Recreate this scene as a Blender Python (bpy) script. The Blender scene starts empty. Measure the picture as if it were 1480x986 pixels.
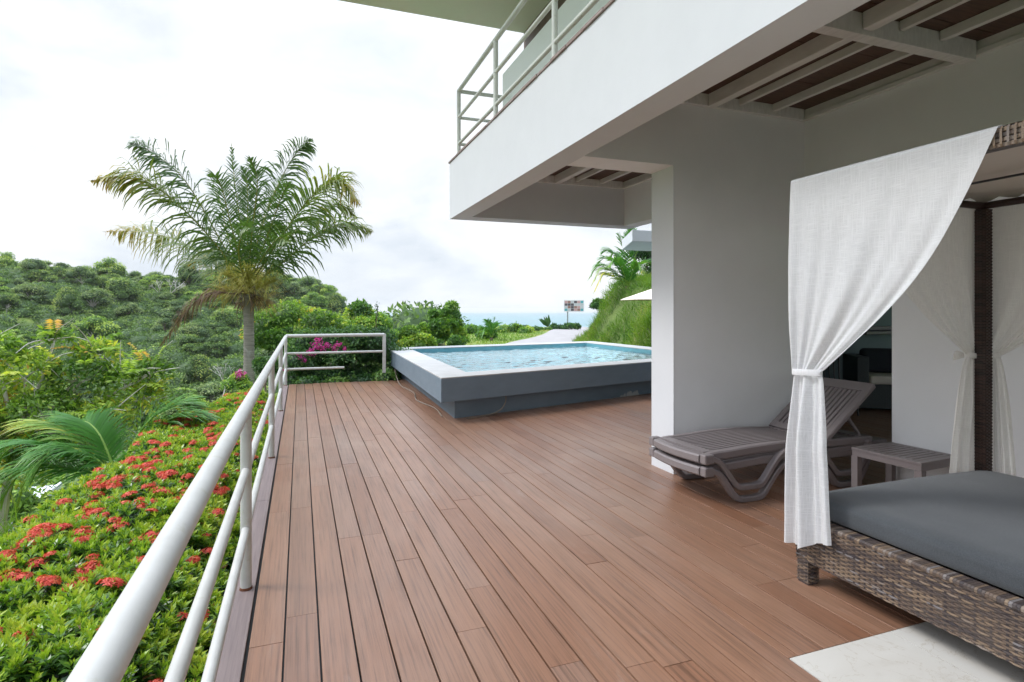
import bpy, math, random
import numpy as np
from mathutils import Vector, Matrix, noise as mnoise

SC = bpy.context.scene
COL = SC.collection
rng = np.random.default_rng(11)
random.seed(5)
R = math.radians

# ------------------------------------------------------------ camera
H = 1.6
F = 835.0
TH = math.atan2(306.0, 835.0)
ST, CT = math.sin(TH), math.cos(TH)
cam_data = bpy.data.cameras.new('camera')
cam = bpy.data.objects.new('camera', cam_data)
COL.objects.link(cam)
cam.location = (0, 0, H)
cam.rotation_euler = (R(90), 0, -TH)
cam_data.sensor_width = 36.0
cam_data.lens = F / 1480.0 * 36.0
cam_data.shift_y = -44.0 / 1480.0
cam_data.clip_start = 0.05
cam_data.clip_end = 90000.0
SC.camera = cam

# ------------------------------------------------------------ exposure
SC.view_settings.view_transform = 'Standard'
SC.view_settings.look = 'None'
SC.view_settings.exposure = 1.98
SC.view_settings.gamma = 1.0
SC.view_settings.use_curve_mapping = False
SC.cycles.max_bounces = 10
SC.cycles.diffuse_bounces = 8
SC.cycles.transparent_max_bounces = 12
SC.cycles.transmission_bounces = 6
SC.cycles.glossy_bounces = 4

# ------------------------------------------------------------ sun and sky
SUN_EL, SUN_AZ = R(47), R(-68)      # azimuth measured from +Y towards +X
sd = Vector((math.sin(SUN_AZ) * math.cos(SUN_EL), math.cos(SUN_AZ) * math.cos(SUN_EL), math.sin(SUN_EL)))
sun_data = bpy.data.lights.new('sun', 'SUN')
sun_data.energy = 0.54
sun_data.angle = R(16)
sun_data.color = (1.0, 0.975, 0.94)
sun = bpy.data.objects.new('sun', sun_data)
COL.objects.link(sun)
sun.rotation_euler = sd.to_track_quat('Z', 'Y').to_euler()
sun.location = (-8, 2, 12)

world = bpy.data.worlds.new('World')
SC.world = world
world.use_nodes = True
wt = world.node_tree
wt.nodes.clear()
WN = lambda t: wt.nodes.new(t)
sky = WN('ShaderNodeTexSky')
sky.sky_type = 'NISHITA'
sky.sun_disc = False
sky.sun_elevation = SUN_EL
sky.sun_rotation = SUN_AZ
sky.air_density = 1.0
sky.dust_density = 2.0
tc = WN('ShaderNodeTexCoord')
mp = WN('ShaderNodeMapping'); mp.inputs['Scale'].default_value = (1.0, 1.0, 2.6)
n1 = WN('ShaderNodeTexNoise'); n1.inputs['Scale'].default_value = 2.3; n1.inputs['Detail'].default_value = 9; n1.inputs['Roughness'].default_value = 0.56
n1.inputs['Distortion'].default_value = 0.35
r1 = WN('ShaderNodeValToRGB')
r1.color_ramp.elements[0].position = 0.33; r1.color_ramp.elements[0].color = (1.75, 1.95, 2.2, 1)
r1.color_ramp.elements[1].position = 0.60; r1.color_ramp.elements[1].color = (2.85, 2.90, 2.97, 1)
e = r1.color_ramp.elements.new(0.47); e.color = (2.42, 2.54, 2.68, 1)
n2 = WN('ShaderNodeTexNoise'); n2.inputs['Scale'].default_value = 1.5; n2.inputs['Detail'].default_value = 5
r2 = WN('ShaderNodeValToRGB')
r2.color_ramp.elements[0].position = 0.25; r2.color_ramp.elements[0].color = (0.80, 0.80, 0.80, 1)
r2.color_ramp.elements[1].position = 0.55; r2.color_ramp.elements[1].color = (0.985, 0.985, 0.985, 1)
mx = WN('ShaderNodeMixRGB')
bg = WN('ShaderNodeBackground'); bg.inputs['Strength'].default_value = 0.1
wo = WN('ShaderNodeOutputWorld')
L = wt.links.new
L(tc.outputs['Generated'], mp.inputs['Vector'])
L(mp.outputs['Vector'], n1.inputs['Vector']); L(mp.outputs['Vector'], n2.inputs['Vector'])
L(n1.outputs['Fac'], r1.inputs['Fac']); L(n2.outputs['Fac'], r2.inputs['Fac'])
L(r2.outputs['Color'], mx.inputs['Fac'])
L(sky.outputs['Color'], mx.inputs['Color1']); L(r1.outputs['Color'], mx.inputs['Color2'])
# an overcast sky is about twice as bright overhead as lower down
sp = WN('ShaderNodeSeparateXYZ'); L(tc.outputs['Generated'], sp.inputs[0])
zr = WN('ShaderNodeMapRange'); zr.inputs['From Min'].default_value = 0.42; zr.inputs['From Max'].default_value = 0.95; zr.inputs['To Min'].default_value = 1.0; zr.inputs['To Max'].default_value = 1.0; zr.inputs['To Min'].default_value = 0.0
L(sp.outputs['Z'], zr.inputs['Value'])
zt = WN('ShaderNodeMixRGB'); zt.inputs['Color1'].default_value = (1, 1, 1, 1); zt.inputs['Color2'].default_value = (2.75, 3.05, 3.5, 1); L(zr.outputs[0], zt.inputs['Fac'])
zm = WN('ShaderNodeVectorMath'); zm.operation = 'MULTIPLY'; L(mx.outputs['Color'], zm.inputs[0]); L(zt.outputs['Color'], zm.inputs[1])
L(zm.outputs[0], bg.inputs['Color']); L(bg.outputs['Background'], wo.inputs['Surface'])

# ------------------------------------------------------------ helpers
def tag(o, label=None, cat=None, group=None, kind=None):
    if label: o['label'] = label
    if cat: o['category'] = cat
    if group: o['group'] = group
    if kind: o['kind'] = kind
    return o

def empty(name, loc, rz=0.0):
    o = bpy.data.objects.new(name, None)
    o.empty_display_size = 0.2
    COL.objects.link(o)
    o.location = loc
    o.rotation_euler = (0, 0, rz)
    return o

def copy_tree(o, parent=None):
    c = o.copy(); COL.objects.link(c)
    if parent is not None:
        c.parent = parent
    for ch in [x for x in CHILD.get(o.name, [])]:
        d = copy_tree(ch, c)
    return c
CHILD = {}

def link_child(ob, parent):
    if parent is not None:
        ob.parent = parent
        CHILD.setdefault(parent.name, []).append(ob)

def bez(pts, n):
    """Catmull-Rom through the points, n samples."""
    P = [Vector(p) for p in pts]
    P = [P[0] * 2 - P[1]] + P + [P[-1] * 2 - P[-2]]
    out = []
    m = len(P) - 3
    for i in range(n):
        t = i / (n - 1) * m
        k = min(int(t), m - 1); u = t - k
        a, b, c, d = P[k], P[k + 1], P[k + 2], P[k + 3]
        out.append(0.5 * ((2 * b) + (c - a) * u + (2 * a - 5 * b + 4 * c - d) * u * u + (3 * b - a - 3 * c + d) * u ** 3))
    return out

class MB:
    def __init__(s):
        s.v = []; s.f = []; s.r = []; s.cur = 0.5
    def add(s, V, Fc):
        o = len(s.v)
        s.v += [tuple(p) for p in V]
        s.f += [tuple(i + o for i in q) for q in Fc]
        s.r += [s.cur] * len(V)
        return s
    def box(s, x0, x1, y0, y1, z0, z1):
        if x0 > x1: x0, x1 = x1, x0
        if y0 > y1: y0, y1 = y1, y0
        V = [(x0, y0, z0), (x1, y0, z0), (x1, y1, z0), (x0, y1, z0), (x0, y0, z1), (x1, y0, z1), (x1, y1, z1), (x0, y1, z1)]
        return s.add(V, [(0, 3, 2, 1), (4, 5, 6, 7), (0, 1, 5, 4), (1, 2, 6, 5), (2, 3, 7, 6), (3, 0, 4, 7)])
    def prism(s, poly, z0, z1):
        n = len(poly)
        V = [(p[0], p[1], z0) for p in poly] + [(p[0], p[1], z1) for p in poly]
        a = sum(poly[i][0] * poly[(i + 1) % n][1] - poly[(i + 1) % n][0] * poly[i][1] for i in range(n))
        up = tuple(range(n, 2 * n)); dn = tuple(reversed(range(n)))
        sides = [(i, (i + 1) % n, (i + 1) % n + n, i + n) for i in range(n)]
        fc = [up, dn] + sides
        if a < 0: fc = [tuple(reversed(q)) for q in fc]
        return s.add(V, fc)
    def tube(s, pts, rad, seg=8, cap=True):
        P = [Vector(p) for p in pts]; n = len(P)
        if not hasattr(rad, '__len__'): rad = [rad] * n
        V = []; Fc = []
        t0 = (P[1] - P[0]).normalized()
        up = Vector((0, 0, 1)) if abs(t0.z) < 0.9 else Vector((1, 0, 0))
        nx = t0.cross(up).normalized()
        for i in range(n):
            t = (P[min(i + 1, n - 1)] - P[max(i - 1, 0)])
            if t.length < 1e-9: t = t0
            t.normalize()
            nx = (nx - t * nx.dot(t))
            if nx.length < 1e-6: nx = t.orthogonal()
            nx.normalize(); ny = t.cross(nx)
            for k in range(seg):
                a = 2 * math.pi * k / seg
                V.append(P[i] + (nx * math.cos(a) + ny * math.sin(a)) * rad[i])
        for i in range(n - 1):
            for k in range(seg):
                k2 = (k + 1) % seg
                Fc.append((i * seg + k, i * seg + k2, (i + 1) * seg + k2, (i + 1) * seg + k))
        if cap:
            Fc.append(tuple(reversed(range(seg)))); Fc.append(tuple(range((n - 1) * seg, n * seg)))
        return s.add(V, Fc)
    def sweep(s, pts, side, h, w):
        """rectangular bar along pts; side = horizontal unit vector, h = thickness in plane, w = width along side"""
        P = [Vector(p) for p in pts]; n = len(P); sd_ = Vector(side).normalized()
        V = []; Fc = []
        b = min(h, w) * 0.18
        prof = [(-w/2+b, -h/2), (w/2-b, -h/2), (w/2, -h/2+b), (w/2, h/2-b), (w/2-b, h/2), (-w/2+b, h/2), (-w/2, h/2-b), (-w/2, -h/2+b)]
        for i in range(n):
            t = (P[min(i + 1, n - 1)] - P[max(i - 1, 0)]).normalized()
            nn = t.cross(sd_).normalized()
            for (a, c) in prof:
                V.append(P[i] + sd_ * a + nn * c)
        m = 8
        for i in range(n - 1):
            for k in range(m):
                k2 = (k + 1) % m
                Fc.append((i * m + k, i * m + k2, (i + 1) * m + k2, (i + 1) * m + k))
        Fc.append(tuple(reversed(range(m)))); Fc.append(tuple(range((n - 1) * m, n * m)))
        return s.add(V, Fc)
    def build(s, name, m, parent=None, smooth=False, bevel=0.0, seg=2, fixn=False):
        me = bpy.data.meshes.new(name)
        me.from_pydata(s.v, [], s.f)
        at = me.attributes.new('rnd', 'FLOAT', 'POINT')
        at.data.foreach_set('value', np.array(s.r, dtype=np.float32))
        me.update()
        ob = bpy.data.objects.new(name, me)
        COL.objects.link(ob)
        if m: me.materials.append(m)
        if fixn or smooth:
            import bmesh
            bm = bmesh.new(); bm.from_mesh(me)
            bmesh.ops.recalc_face_normals(bm, faces=bm.faces)
            bm.to_mesh(me); bm.free()
        if smooth:
            me.polygons.foreach_set('use_smooth', [True] * len(me.polygons))
            me.set_sharp_from_angle(angle=R(40))
        if bevel > 0:
            md = ob.modifiers.new('bevel', 'BEVEL'); md.width = bevel; md.segments = seg; md.limit_method = 'ANGLE'; md.angle_limit = R(40)
        link_child(ob, parent)
        return ob

def npmesh(name, V, Fq, m, parent=None, rnd=None, smooth=False, tris=None):
    """V (n,3), Fq (k,4) quads and/or tris (k,3)"""
    V = np.asarray(V, dtype=np.float32)
    me = bpy.data.meshes.new(name)
    me.vertices.add(len(V)); me.vertices.foreach_set('co', V.ravel())
    idx = []; starts = []; tot = 0
    if Fq is not None and len(Fq):
        Fq = np.asarray(Fq, dtype=np.int32); idx.append(Fq.ravel()); starts.append(np.arange(len(Fq)) * 4); tot = len(Fq) * 4
    if tris is not None and len(tris):
        tris = np.asarray(tris, dtype=np.int32); idx.append(tris.ravel()); starts.append(np.arange(len(tris)) * 3 + tot)
    idx = np.concatenate(idx); starts = np.concatenate(starts).astype(np.int32)
    me.loops.add(len(idx)); me.loops.foreach_set('vertex_index', idx)
    me.polygons.add(len(starts)); me.polygons.foreach_set('loop_start', starts)
    me.update(calc_edges=True)
    if rnd is not None:
        at = me.attributes.new('rnd', 'FLOAT', 'POINT'); at.data.foreach_set('value', np.asarray(rnd, dtype=np.float32))
    if smooth: me.polygons.foreach_set('use_smooth', np.ones(len(me.polygons), dtype=bool))
    if m: me.materials.append(m)
    ob = bpy.data.objects.new(name, me); COL.objects.link(ob)
    link_child(ob, parent)
    return ob

def unit(a):
    return a / np.maximum(np.linalg.norm(a, axis=-1, keepdims=True), 1e-9)

class LB:
    """collects leaf blades (folded rhombs) and tubes for foliage meshes"""
    def __init__(s): s.V = []; s.Q = []; s.T = []; s.Rn = []; s.n = 0
    def leaves(s, C, D, N, ln, wd, rnd, bend=0.15):
        C = np.asarray(C, float); k = len(C)
        if k == 0: return
        D = unit(np.asarray(D, float)); N = np.asarray(N, float)
        S = unit(np.cross(D, N)); N = np.cross(S, D)
        ln = np.broadcast_to(ln, (k,))[:, None]; wd = np.broadcast_to(wd, (k,))[:, None]
        a = C; b = C + D * ln * .45 + S * wd * .5 + N * ln * bend * .5
        c = C + D * ln - N * ln * bend; d = C + D * ln * .45 - S * wd * .5 + N * ln * bend * .5
        V = np.stack([a, b, c, d], 1).reshape(-1, 3)
        Q = np.arange(4 * k).reshape(-1, 4) + s.n
        s.V.append(V); s.Q.append(Q); s.Rn.append(np.repeat(np.broadcast_to(rnd, (k,)), 4)); s.n += 4 * k
    def raw(s, V, Q, r):
        V = np.asarray(V, float); s.V.append(V); s.Q.append(np.asarray(Q) + s.n); s.Rn.append(np.broadcast_to(r, (len(V),))); s.n += len(V)
    def tube(s, pts, rad, seg=5, r=0.5):
        m = MB(); m.tube(pts, rad, seg, cap=False)
        s.raw(np.array(m.v), np.array(m.f), r)
    def build(s, name, m, parent=None, smooth=False):
        return npmesh(name, np.concatenate(s.V), np.concatenate(s.Q), m, parent, np.concatenate(s.Rn), smooth)

def pix(u, v, z):
    """ground position of a measured point at height z"""
    D = F * (H - z) / (v - 449.0); Lx = (u - 740.0) / F * D
    return Vector((ST * D + CT * Lx, CT * D - ST * Lx, z))
def at(u, D, z):
    Lx = (u - 740.0) / F * D
    return Vector((ST * D + CT * Lx, CT * D - ST * Lx, z))
def zat(v, D):
    return H + (449.0 - v) / F * D

# ------------------------------------------------------------ materials
def newmat(name):
    m = bpy.data.materials.new(name); m.use_nodes = True
    nt = m.node_tree; nt.nodes.clear()
    out = nt.nodes.new('ShaderNodeOutputMaterial'); p = nt.nodes.new('ShaderNodeBsdfPrincipled')
    nt.links.new(p.outputs[0], out.inputs[0])
    return m, nt, p, out

def noise_node(nt, scale, detail=4, rough=0.55, stretch=None, coord='Object', dist=0.0):
    tc = nt.nodes.new('ShaderNodeTexCoord'); n = nt.nodes.new('ShaderNodeTexNoise')
    n.inputs['Scale'].default_value = scale; n.inputs['Detail'].default_value = detail; n.inputs['Roughness'].default_value = rough
    n.inputs['Distortion'].default_value = dist
    mp = nt.nodes.new('ShaderNodeMapping')
    if stretch: mp.inputs['Scale'].default_value = stretch
    nt.links.new(tc.outputs[coord], mp.inputs[0]); nt.links.new(mp.outputs[0], n.inputs['Vector'])
    return n

def ramp(nt, src, stops):
    r = nt.nodes.new('ShaderNodeValToRGB'); el = r.color_ramp.elements
    while len(el) < len(stops): el.new(0.5)
    for e_, (p, c) in zip(el, stops):
        e_.position = p; e_.color = tuple(c) + (1,) if len(c) == 3 else c
    nt.links.new(src, r.inputs['Fac'])
    return r

def mixc(nt, fac, a, b, mode='MIX'):
    m = nt.nodes.new('ShaderNodeMixRGB'); m.blend_type = mode
    for s_, x in ((m.inputs['Fac'], fac), (m.inputs['Color1'], a), (m.inputs['Color2'], b)):
        if hasattr(x, 'is_linked'): nt.links.new(x, s_)
        elif isinstance(x, (int, float)): s_.default_value = x
        else: s_.default_value = tuple(x) + (1,)
    return m.outputs['Color']

def bump(nt, p, h, strength=0.3, dist=0.01):
    b = nt.nodes.new('ShaderNodeBump'); b.inputs['Strength'].default_value = strength; b.inputs['Distance'].default_value = dist
    nt.links.new(h, b.inputs['Height']); nt.links.new(b.outputs[0], p.inputs['Normal'])
    return b

def simple(name, c1, c2=None, rough=0.6, scale=8, stretch=None, bstr=0.0, bdist=0.003, bscale=None, spec=0.5, metal=0.0, dirt=None):
    m, nt, p, out = newmat(name)
    p.inputs['Roughness'].default_value = rough; p.inputs['Specular IOR Level'].default_value = spec; p.inputs['Metallic'].default_value = metal
    if c2 is None: c2 = tuple(x * .85 for x in c1)
    n = noise_node(nt, scale, 6, 0.6, stretch)
    col = ramp(nt, n.outputs['Fac'], [(0.3, c2), (0.7, c1)]).outputs['Color']
    if dirt:
        n3 = noise_node(nt, dirt[1], 8, 0.7, dirt[3] if len(dirt) > 3 else None, dist=0.6)
        fr = ramp(nt, n3.outputs['Fac'], [(dirt[2], (0, 0, 0)), (dirt[2] + .12, (1, 1, 1))])
        col = mixc(nt, fr.outputs['Color'], col, dirt[0])
    nt.links.new(col, p.inputs['Base Color'])
    if bstr > 0:
        n4 = noise_node(nt, bscale or scale * 6, 5, 0.6, stretch)
        bump(nt, p, n4.outputs['Fac'], bstr, bdist)
    return m

def leafmat(name, stops, rough=0.45, trans=0.35, spec=0.4):
    m, nt, p, out = newmat(name)
    a = nt.nodes.new('ShaderNodeAttribute'); a.attribute_name = 'rnd'
    r = ramp(nt, a.outputs['Fac'], stops)
    nt.links.new(r.outputs['Color'], p.inputs['Base Color'])
    p.inputs['Roughness'].default_value = rough; p.inputs['Specular IOR Level'].default_value = spec
    t = nt.nodes.new('ShaderNodeBsdfTranslucent')
    br = mixc(nt, 1.0, r.outputs['Color'], (1.35, 1.5, 0.8), 'MULTIPLY')
    nt.links.new(br, t.inputs['Color'])
    mx_ = nt.nodes.new('ShaderNodeMixShader'); mx_.inputs[0].default_value = trans
    nt.links.new(p.outputs[0], mx_.inputs[1]); nt.links.new(t.outputs[0], mx_.inputs[2]); nt.links.new(mx_.outputs[0], out.inputs[0])
    return m

M = {}
M['sunlit_white_wall'] = simple('sunlit_white_wall', (0.655, 0.665, 0.685), (0.63, 0.64, 0.66), 0.85, 3, bstr=0.25, bscale=140, bdist=0.002, spec=0.2, dirt=((0.62, 0.62, 0.60), 1.4, 0.68, (1, 1, .35)))  # white paint toned darker for sunlit faces, offsetting the strong light
M['shaded_white_wall'] = simple('shaded_white_wall', (0.81, 0.81, 0.815), (0.78, 0.78, 0.785), 0.9, 2.5, bstr=0.4, bscale=110, bdist=0.003, spec=0.15)  # same white paint toned lighter for shaded faces, lifting the shade
M['shaded_white_wall2'] = simple('soffit_wall', (0.81, 0.81, 0.815), (0.78, 0.78, 0.785), 0.9, 2.5, bstr=0.4, bscale=110, bdist=0.003, spec=0.15)  # shaded copy of the white paint for beams and lintel
M['rafter'] = simple('rafter_paint', (0.76, 0.745, 0.72), (0.62, 0.605, 0.58), 0.7, 5, stretch=(6, .6, 2), bstr=0.3, bscale=30)
M['dark_wood'] = simple('dark_wood', (0.13, 0.07, 0.048), (0.07, 0.04, 0.03), 0.6, 4, stretch=(1, 12, 1), bstr=0.3)
M['brown_wall'] = simple('brown_wall', (0.17, 0.11, 0.09), (0.12, 0.08, 0.065), 0.6, 4, stretch=(3, 3, .5))
M['roof_under'] = simple('roof_underside', (0.74, 0.78, 0.60), (0.78, 0.74, 0.60), 0.85, 0.9, bstr=0.2)
M['green_wall'] = simple('pale_green_screen', (0.74, 0.80, 0.76), (0.70, 0.76, 0.72), 0.45, 1.5)
M['edge_tile'] = simple('edge_tile', (0.20, 0.12, 0.10), (0.33, 0.27, 0.25), 0.6, 9, bstr=0.5)
M['rail'] = simple('rail_paint', (0.58, 0.57, 0.54), (0.49, 0.48, 0.45), 0.42, 7, bstr=0.12, bscale=60, dirt=((0.46, 0.44, 0.37), 7.5, 0.57))
M['rail_up'] = simple('balcony_rail_paint', (0.66, 0.68, 0.64), (0.58, 0.60, 0.55), 0.45, 6, dirt=((0.28, 0.27, 0.16), 9, 0.66))
M['rust'] = simple('rust', (0.20, 0.07, 0.03), (0.08, 0.035, 0.02), 0.9, 40)
M['plastic'] = simple('taupe_plastic', (0.215, 0.185, 0.185), (0.19, 0.163, 0.163), 0.42, 5, bstr=0.1, bscale=180, bdist=0.001)
M['pool_wall'] = simple('pool_render', (0.165, 0.215, 0.26), (0.14, 0.185, 0.225), 0.62, 3, bstr=0.6, bscale=90, bdist=0.004, stretch=(1, 1, 2.5), dirt=((0.16, 0.20, 0.22), 1.3, 0.64))
M['coping'] = simple('pool_coping', (0.50, 0.49, 0.475), (0.40, 0.39, 0.37), 0.7, 2.2, bstr=0.3, bscale=60, dirt=((0.45, 0.36, 0.26), 2.6, 0.68))
M['chip'] = simple('bare_cement', (0.62, 0.60, 0.56), (0.40, 0.39, 0.37), 0.9, 20, bstr=0.5)
M['cable'] = simple('cable', (0.24, 0.20, 0.16), None, 0.6)
M['teal'] = simple('interior_teal', (0.13, 0.19, 0.20), (0.11, 0.165, 0.18), 0.8, 2)
M['black'] = simple('black_paint', (0.018, 0.02, 0.022), None, 0.4)
M['black_wicker'] = simple('black_wicker', (0.045, 0.06, 0.065), (0.02, 0.028, 0.03), 0.55, 40, bstr=0.6, bscale=90, stretch=(1, 1, 3))
M['navy_cloth'] = simple('navy_cloth', (0.02, 0.025, 0.035), None, 0.9)
M['cream_cloth'] = simple('cream_cloth', (0.74, 0.69, 0.62), (0.68, 0.63, 0.56), 0.9, 5, bstr=0.3)
M['umbrella'] = simple('umbrella_cloth', (0.80, 0.68, 0.60), (0.76, 0.62, 0.53), 0.85, 3)
M['bark'] = simple('bark', (0.22, 0.17, 0.12), (0.10, 0.08, 0.06), 0.9, 7, bstr=0.8, bscale=22, bdist=0.03, stretch=(1, 1, .35))
M['pale_bark'] = simple('pale_bark', (0.62, 0.58, 0.52), (0.45, 0.42, 0.37), 0.85, 5, bstr=0.5)
M['concrete'] = simple('concrete', (0.40, 0.37, 0.36), (0.30, 0.275, 0.265), 0.9, 1.1, bstr=0.4, bscale=20)
M['steel'] = simple('steel', (0.35, 0.37, 0.38), None, 0.5, metal=0.6)
M['white_metal'] = simple('white_metal', (0.78, 0.78, 0.78), None, 0.5)

def cloth_dark():
    m, nt, p, out = newmat('charcoal_canvas')
    n = noise_node(nt, 260, 3, 0.6, (1, .5, 1)); n2 = noise_node(nt, 260, 3, 0.6, (.5, 1, 1)); n3 = noise_node(nt, 3.0, 5, 0.6)
    a = mixc(nt, 0.5, n.outputs['Fac'], n2.outputs['Fac'])
    b_ = ramp(nt, a, [(0.38, (0.036, 0.041, 0.046)), (0.62, (0.075, 0.082, 0.089))]).outputs['Color']
    c = mixc(nt, 0.35, b_, ramp(nt, n3.outputs['Fac'], [(0.3, (0.042, 0.046, 0.052)), (0.7, (0.085, 0.092, 0.10))]).outputs['Color'])
    nt.links.new(c, p.inputs['Base Color'])
    p.inputs['Roughness'].default_value = 0.92; p.inputs['Specular IOR Level'].default_value = 0.2
    p.inputs['Sheen Weight'].default_value = 0.25
    bump(nt, p, n.outputs['Fac'], 0.35, 0.002)
    return m
M['charcoal'] = cloth_dark()

def linen(name, tint, lo, hi, tr=0.45):
    """open-weave linen: slubby warp and weft; some light passes through"""
    m, nt, p, out = newmat(name)
    nv = noise_node(nt, 1.0, 4, 0.65, (90, 300, 8)); nh = noise_node(nt, 1.0, 4, 0.65, (12, 10, 330))
    nf = noise_node(nt, 1.0, 2, 0.5, (400, 700, 700))
    a = mixc(nt, 1.0, ramp(nt, nv.outputs['Fac'], [(0.42, (0, 0, 0)), (0.72, (1, 1, 1))]).outputs['Color'],
             ramp(nt, nh.outputs['Fac'], [(0.42, (0, 0, 0)), (0.72, (1, 1, 1))]).outputs['Color'], 'LIGHTEN')
    col = mixc(nt, a, tuple(x * .93 for x in tint), tint)
    nt.links.new(col, p.inputs['Base Color'])
    p.inputs['Roughness'].default_value = 0.95; p.inputs['Specular IOR Level'].default_value = 0.1
    bump(nt, p, a, 0.25, 0.002)
    t = nt.nodes.new('ShaderNodeBsdfTranslucent'); nt.links.new(col, t.inputs['Color'])
    m1 = nt.nodes.new('ShaderNodeMixShader'); m1.inputs[0].default_value = tr
    nt.links.new(p.outputs[0], m1.inputs[1]); nt.links.new(t.outputs[0], m1.inputs[2])
    tp = nt.nodes.new('ShaderNodeBsdfTransparent')
    fac = ramp(nt, a, [(0.0, (lo,) * 3), (0.8, (hi,) * 3)])
    m2 = nt.nodes.new('ShaderNodeMixShader')
    nt.links.new(fac.outputs['Color'], m2.inputs[0])
    nt.links.new(tp.outputs[0], m2.inputs[1]); nt.links.new(m1.outputs[0], m2.inputs[2]); nt.links.new(m2.outputs[0], out.inputs[0])
    return m
M['linen'] = linen('white_linen', (0.89, 0.89, 0.90), 0.86, 1.0, 0.32)
M['linen_b'] = linen('cream_linen', (0.93, 0.91, 0.875), 0.92, 1.0, 0.35)
M['canopy'] = simple('canopy_cloth', (0.58, 0.53, 0.46), (0.54, 0.485, 0.42), 0.9, 3, bstr=0.2)

def deck_mat():
    m, nt, p, out = newmat('deck_boards')
    a = nt.nodes.new('ShaderNodeAttribute'); a.attribute_name = 'rnd'
    g = noise_node(nt, 1.0, 6, 0.68, (75, 1.6, 1)); g.noise_dimensions = '4D'
    nt.links.new(a.outputs['Fac'], g.inputs['W'])
    mul = nt.nodes.new('ShaderNodeMath'); mul.operation = 'MULTIPLY'; mul.inputs[1].default_value = 40
    nt.links.new(a.outputs['Fac'], mul.inputs[0]); nt.links.new(mul.outputs[0], g.inputs['W'])
    base = ramp(nt, a.outputs['Fac'], [(0.0, (0.225, 0.106, 0.060)), (0.35, (0.262, 0.130, 0.076)), (0.7, (0.285, 0.150, 0.092)), (1.0, (0.245, 0.140, 0.098))])
    c = mixc(nt, 0.9, base.outputs['Color'], ramp(nt, g.outputs['Fac'], [(0.30, (0.36, 0.34, 0.33)), (0.5, (.95, .95, .95)), (0.72, (1.25, 1.22, 1.2))]).outputs['Color'], 'MULTIPLY')
    w = noise_node(nt, 0.55, 6, 0.62, (1.6, .7, 1), dist=0.5)
    wf = ramp(nt, w.outputs['Fac'], [(0.42, (0, 0, 0)), (0.74, (.42, .42, .42))])
    c = mixc(nt, wf.outputs['Color'], c, (0.36, 0.235, 0.17))
    s_ = noise_node(nt, 2.2, 7, 0.75, (3, .6, 1), dist=0.8)
    sf = ramp(nt, s_.outputs['Fac'], [(0.60, (0, 0, 0)), (0.78, (.32, .32, .32))])
    c = mixc(nt, sf.outputs['Color'], c, (0.47, 0.38, 0.33))
    nt.links.new(c, p.inputs['Base Color'])
    rr = ramp(nt, w.outputs['Fac'], [(0.3, (0.46,) * 3), (0.7, (0.28,) * 3)])
    nt.links.new(rr.outputs['Color'], p.inputs['Roughness'])
    p.inputs['Specular IOR Level'].default_value = 0.5
    p.inputs['Coat Weight'].default_value = 0.22; p.inputs['Coat Roughness'].default_value = 0.30
    gb = noise_node(nt, 1.0, 3, 0.6, (240, 3, 1))
    bump(nt, p, gb.outputs['Fac'], 0.28, 0.003)
    return m
M['deck'] = deck_mat()
M['grey_board'] = simple('weathered_board', (0.23, 0.175, 0.165), (0.16, 0.12, 0.115), 0.7, 1.0, stretch=(60, 2, 1), bstr=0.3, bscale=3)

def tile_mat():
    m, nt, p, out = newmat('cream_marble_tile')
    n = noise_node(nt, 1.1, 8, 0.62, dist=1.2)
    c = ramp(nt, n.outputs['Fac'], [(0.30, (0.42, 0.37, 0.31)), (0.45, (0.58, 0.55, 0.50)), (0.7, (0.64, 0.615, 0.57))])
    v = noise_node(nt, 2.4, 5, 0.6, dist=1.5)
    vr = ramp(nt, v.outputs['Fac'], [(0.492, (0, 0, 0)), (0.5, (.55, .55, .55)), (0.508, (0, 0, 0))])
    cc = mixc(nt, vr.outputs['Color'], c.outputs['Color'], (0.42, 0.36, 0.28))
    nt.links.new(cc, p.inputs['Base Color']); p.inputs['Roughness'].default_value = 0.38
    return m
M['tile'] = tile_mat()

def water_mat(name, tint, scale, bst, deep=False):
    m, nt, p, out = newmat(name)
    if deep:
        p.inputs['Base Color'].default_value = tint + (1,); p.inputs['Roughness'].default_value = 0.35
        n = noise_node(nt, 0.02, 5, 0.6, (1, 1, 1), coord='Object'); bump(nt, p, n.outputs['Fac'], 0.5, 2.0)
        return m
    g = nt.nodes.new('ShaderNodeBsdfGlossy'); g.inputs['Roughness'].default_value = 0.02
    t = nt.nodes.new('ShaderNodeBsdfTransparent'); t.inputs['Color'].default_value = tint + (1,)
    fr = nt.nodes.new('ShaderNodeFresnel'); fr.inputs['IOR'].default_value = 1.33
    n = noise_node(nt, scale, 4, 0.6, (1, 1, 1), dist=0.7)
    b = nt.nodes.new('ShaderNodeBump'); b.inputs['Strength'].default_value = bst; b.inputs['Distance'].default_value = 0.05
    nt.links.new(n.outputs['Fac'], b.inputs['Height'])
    nt.links.new(b.outputs[0], g.inputs['Normal']); nt.links.new(b.outputs[0], fr.inputs['Normal'])
    mx_ = nt.nodes.new('ShaderNodeMixShader')
    nt.links.new(fr.outputs[0], mx_.inputs[0]); nt.links.new(t.outputs[0], mx_.inputs[1]); nt.links.new(g.outputs[0], mx_.inputs[2])
    nt.links.new(mx_.outputs[0], out.inputs[0])
    return m
M['water'] = water_mat('pool_water', (0.95, 1.0, 1.0), 4.5, 1.0)
M['sea'] = water_mat('sea_water', (0.10, 0.24, 0.26), 1, 1, deep=True)
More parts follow.
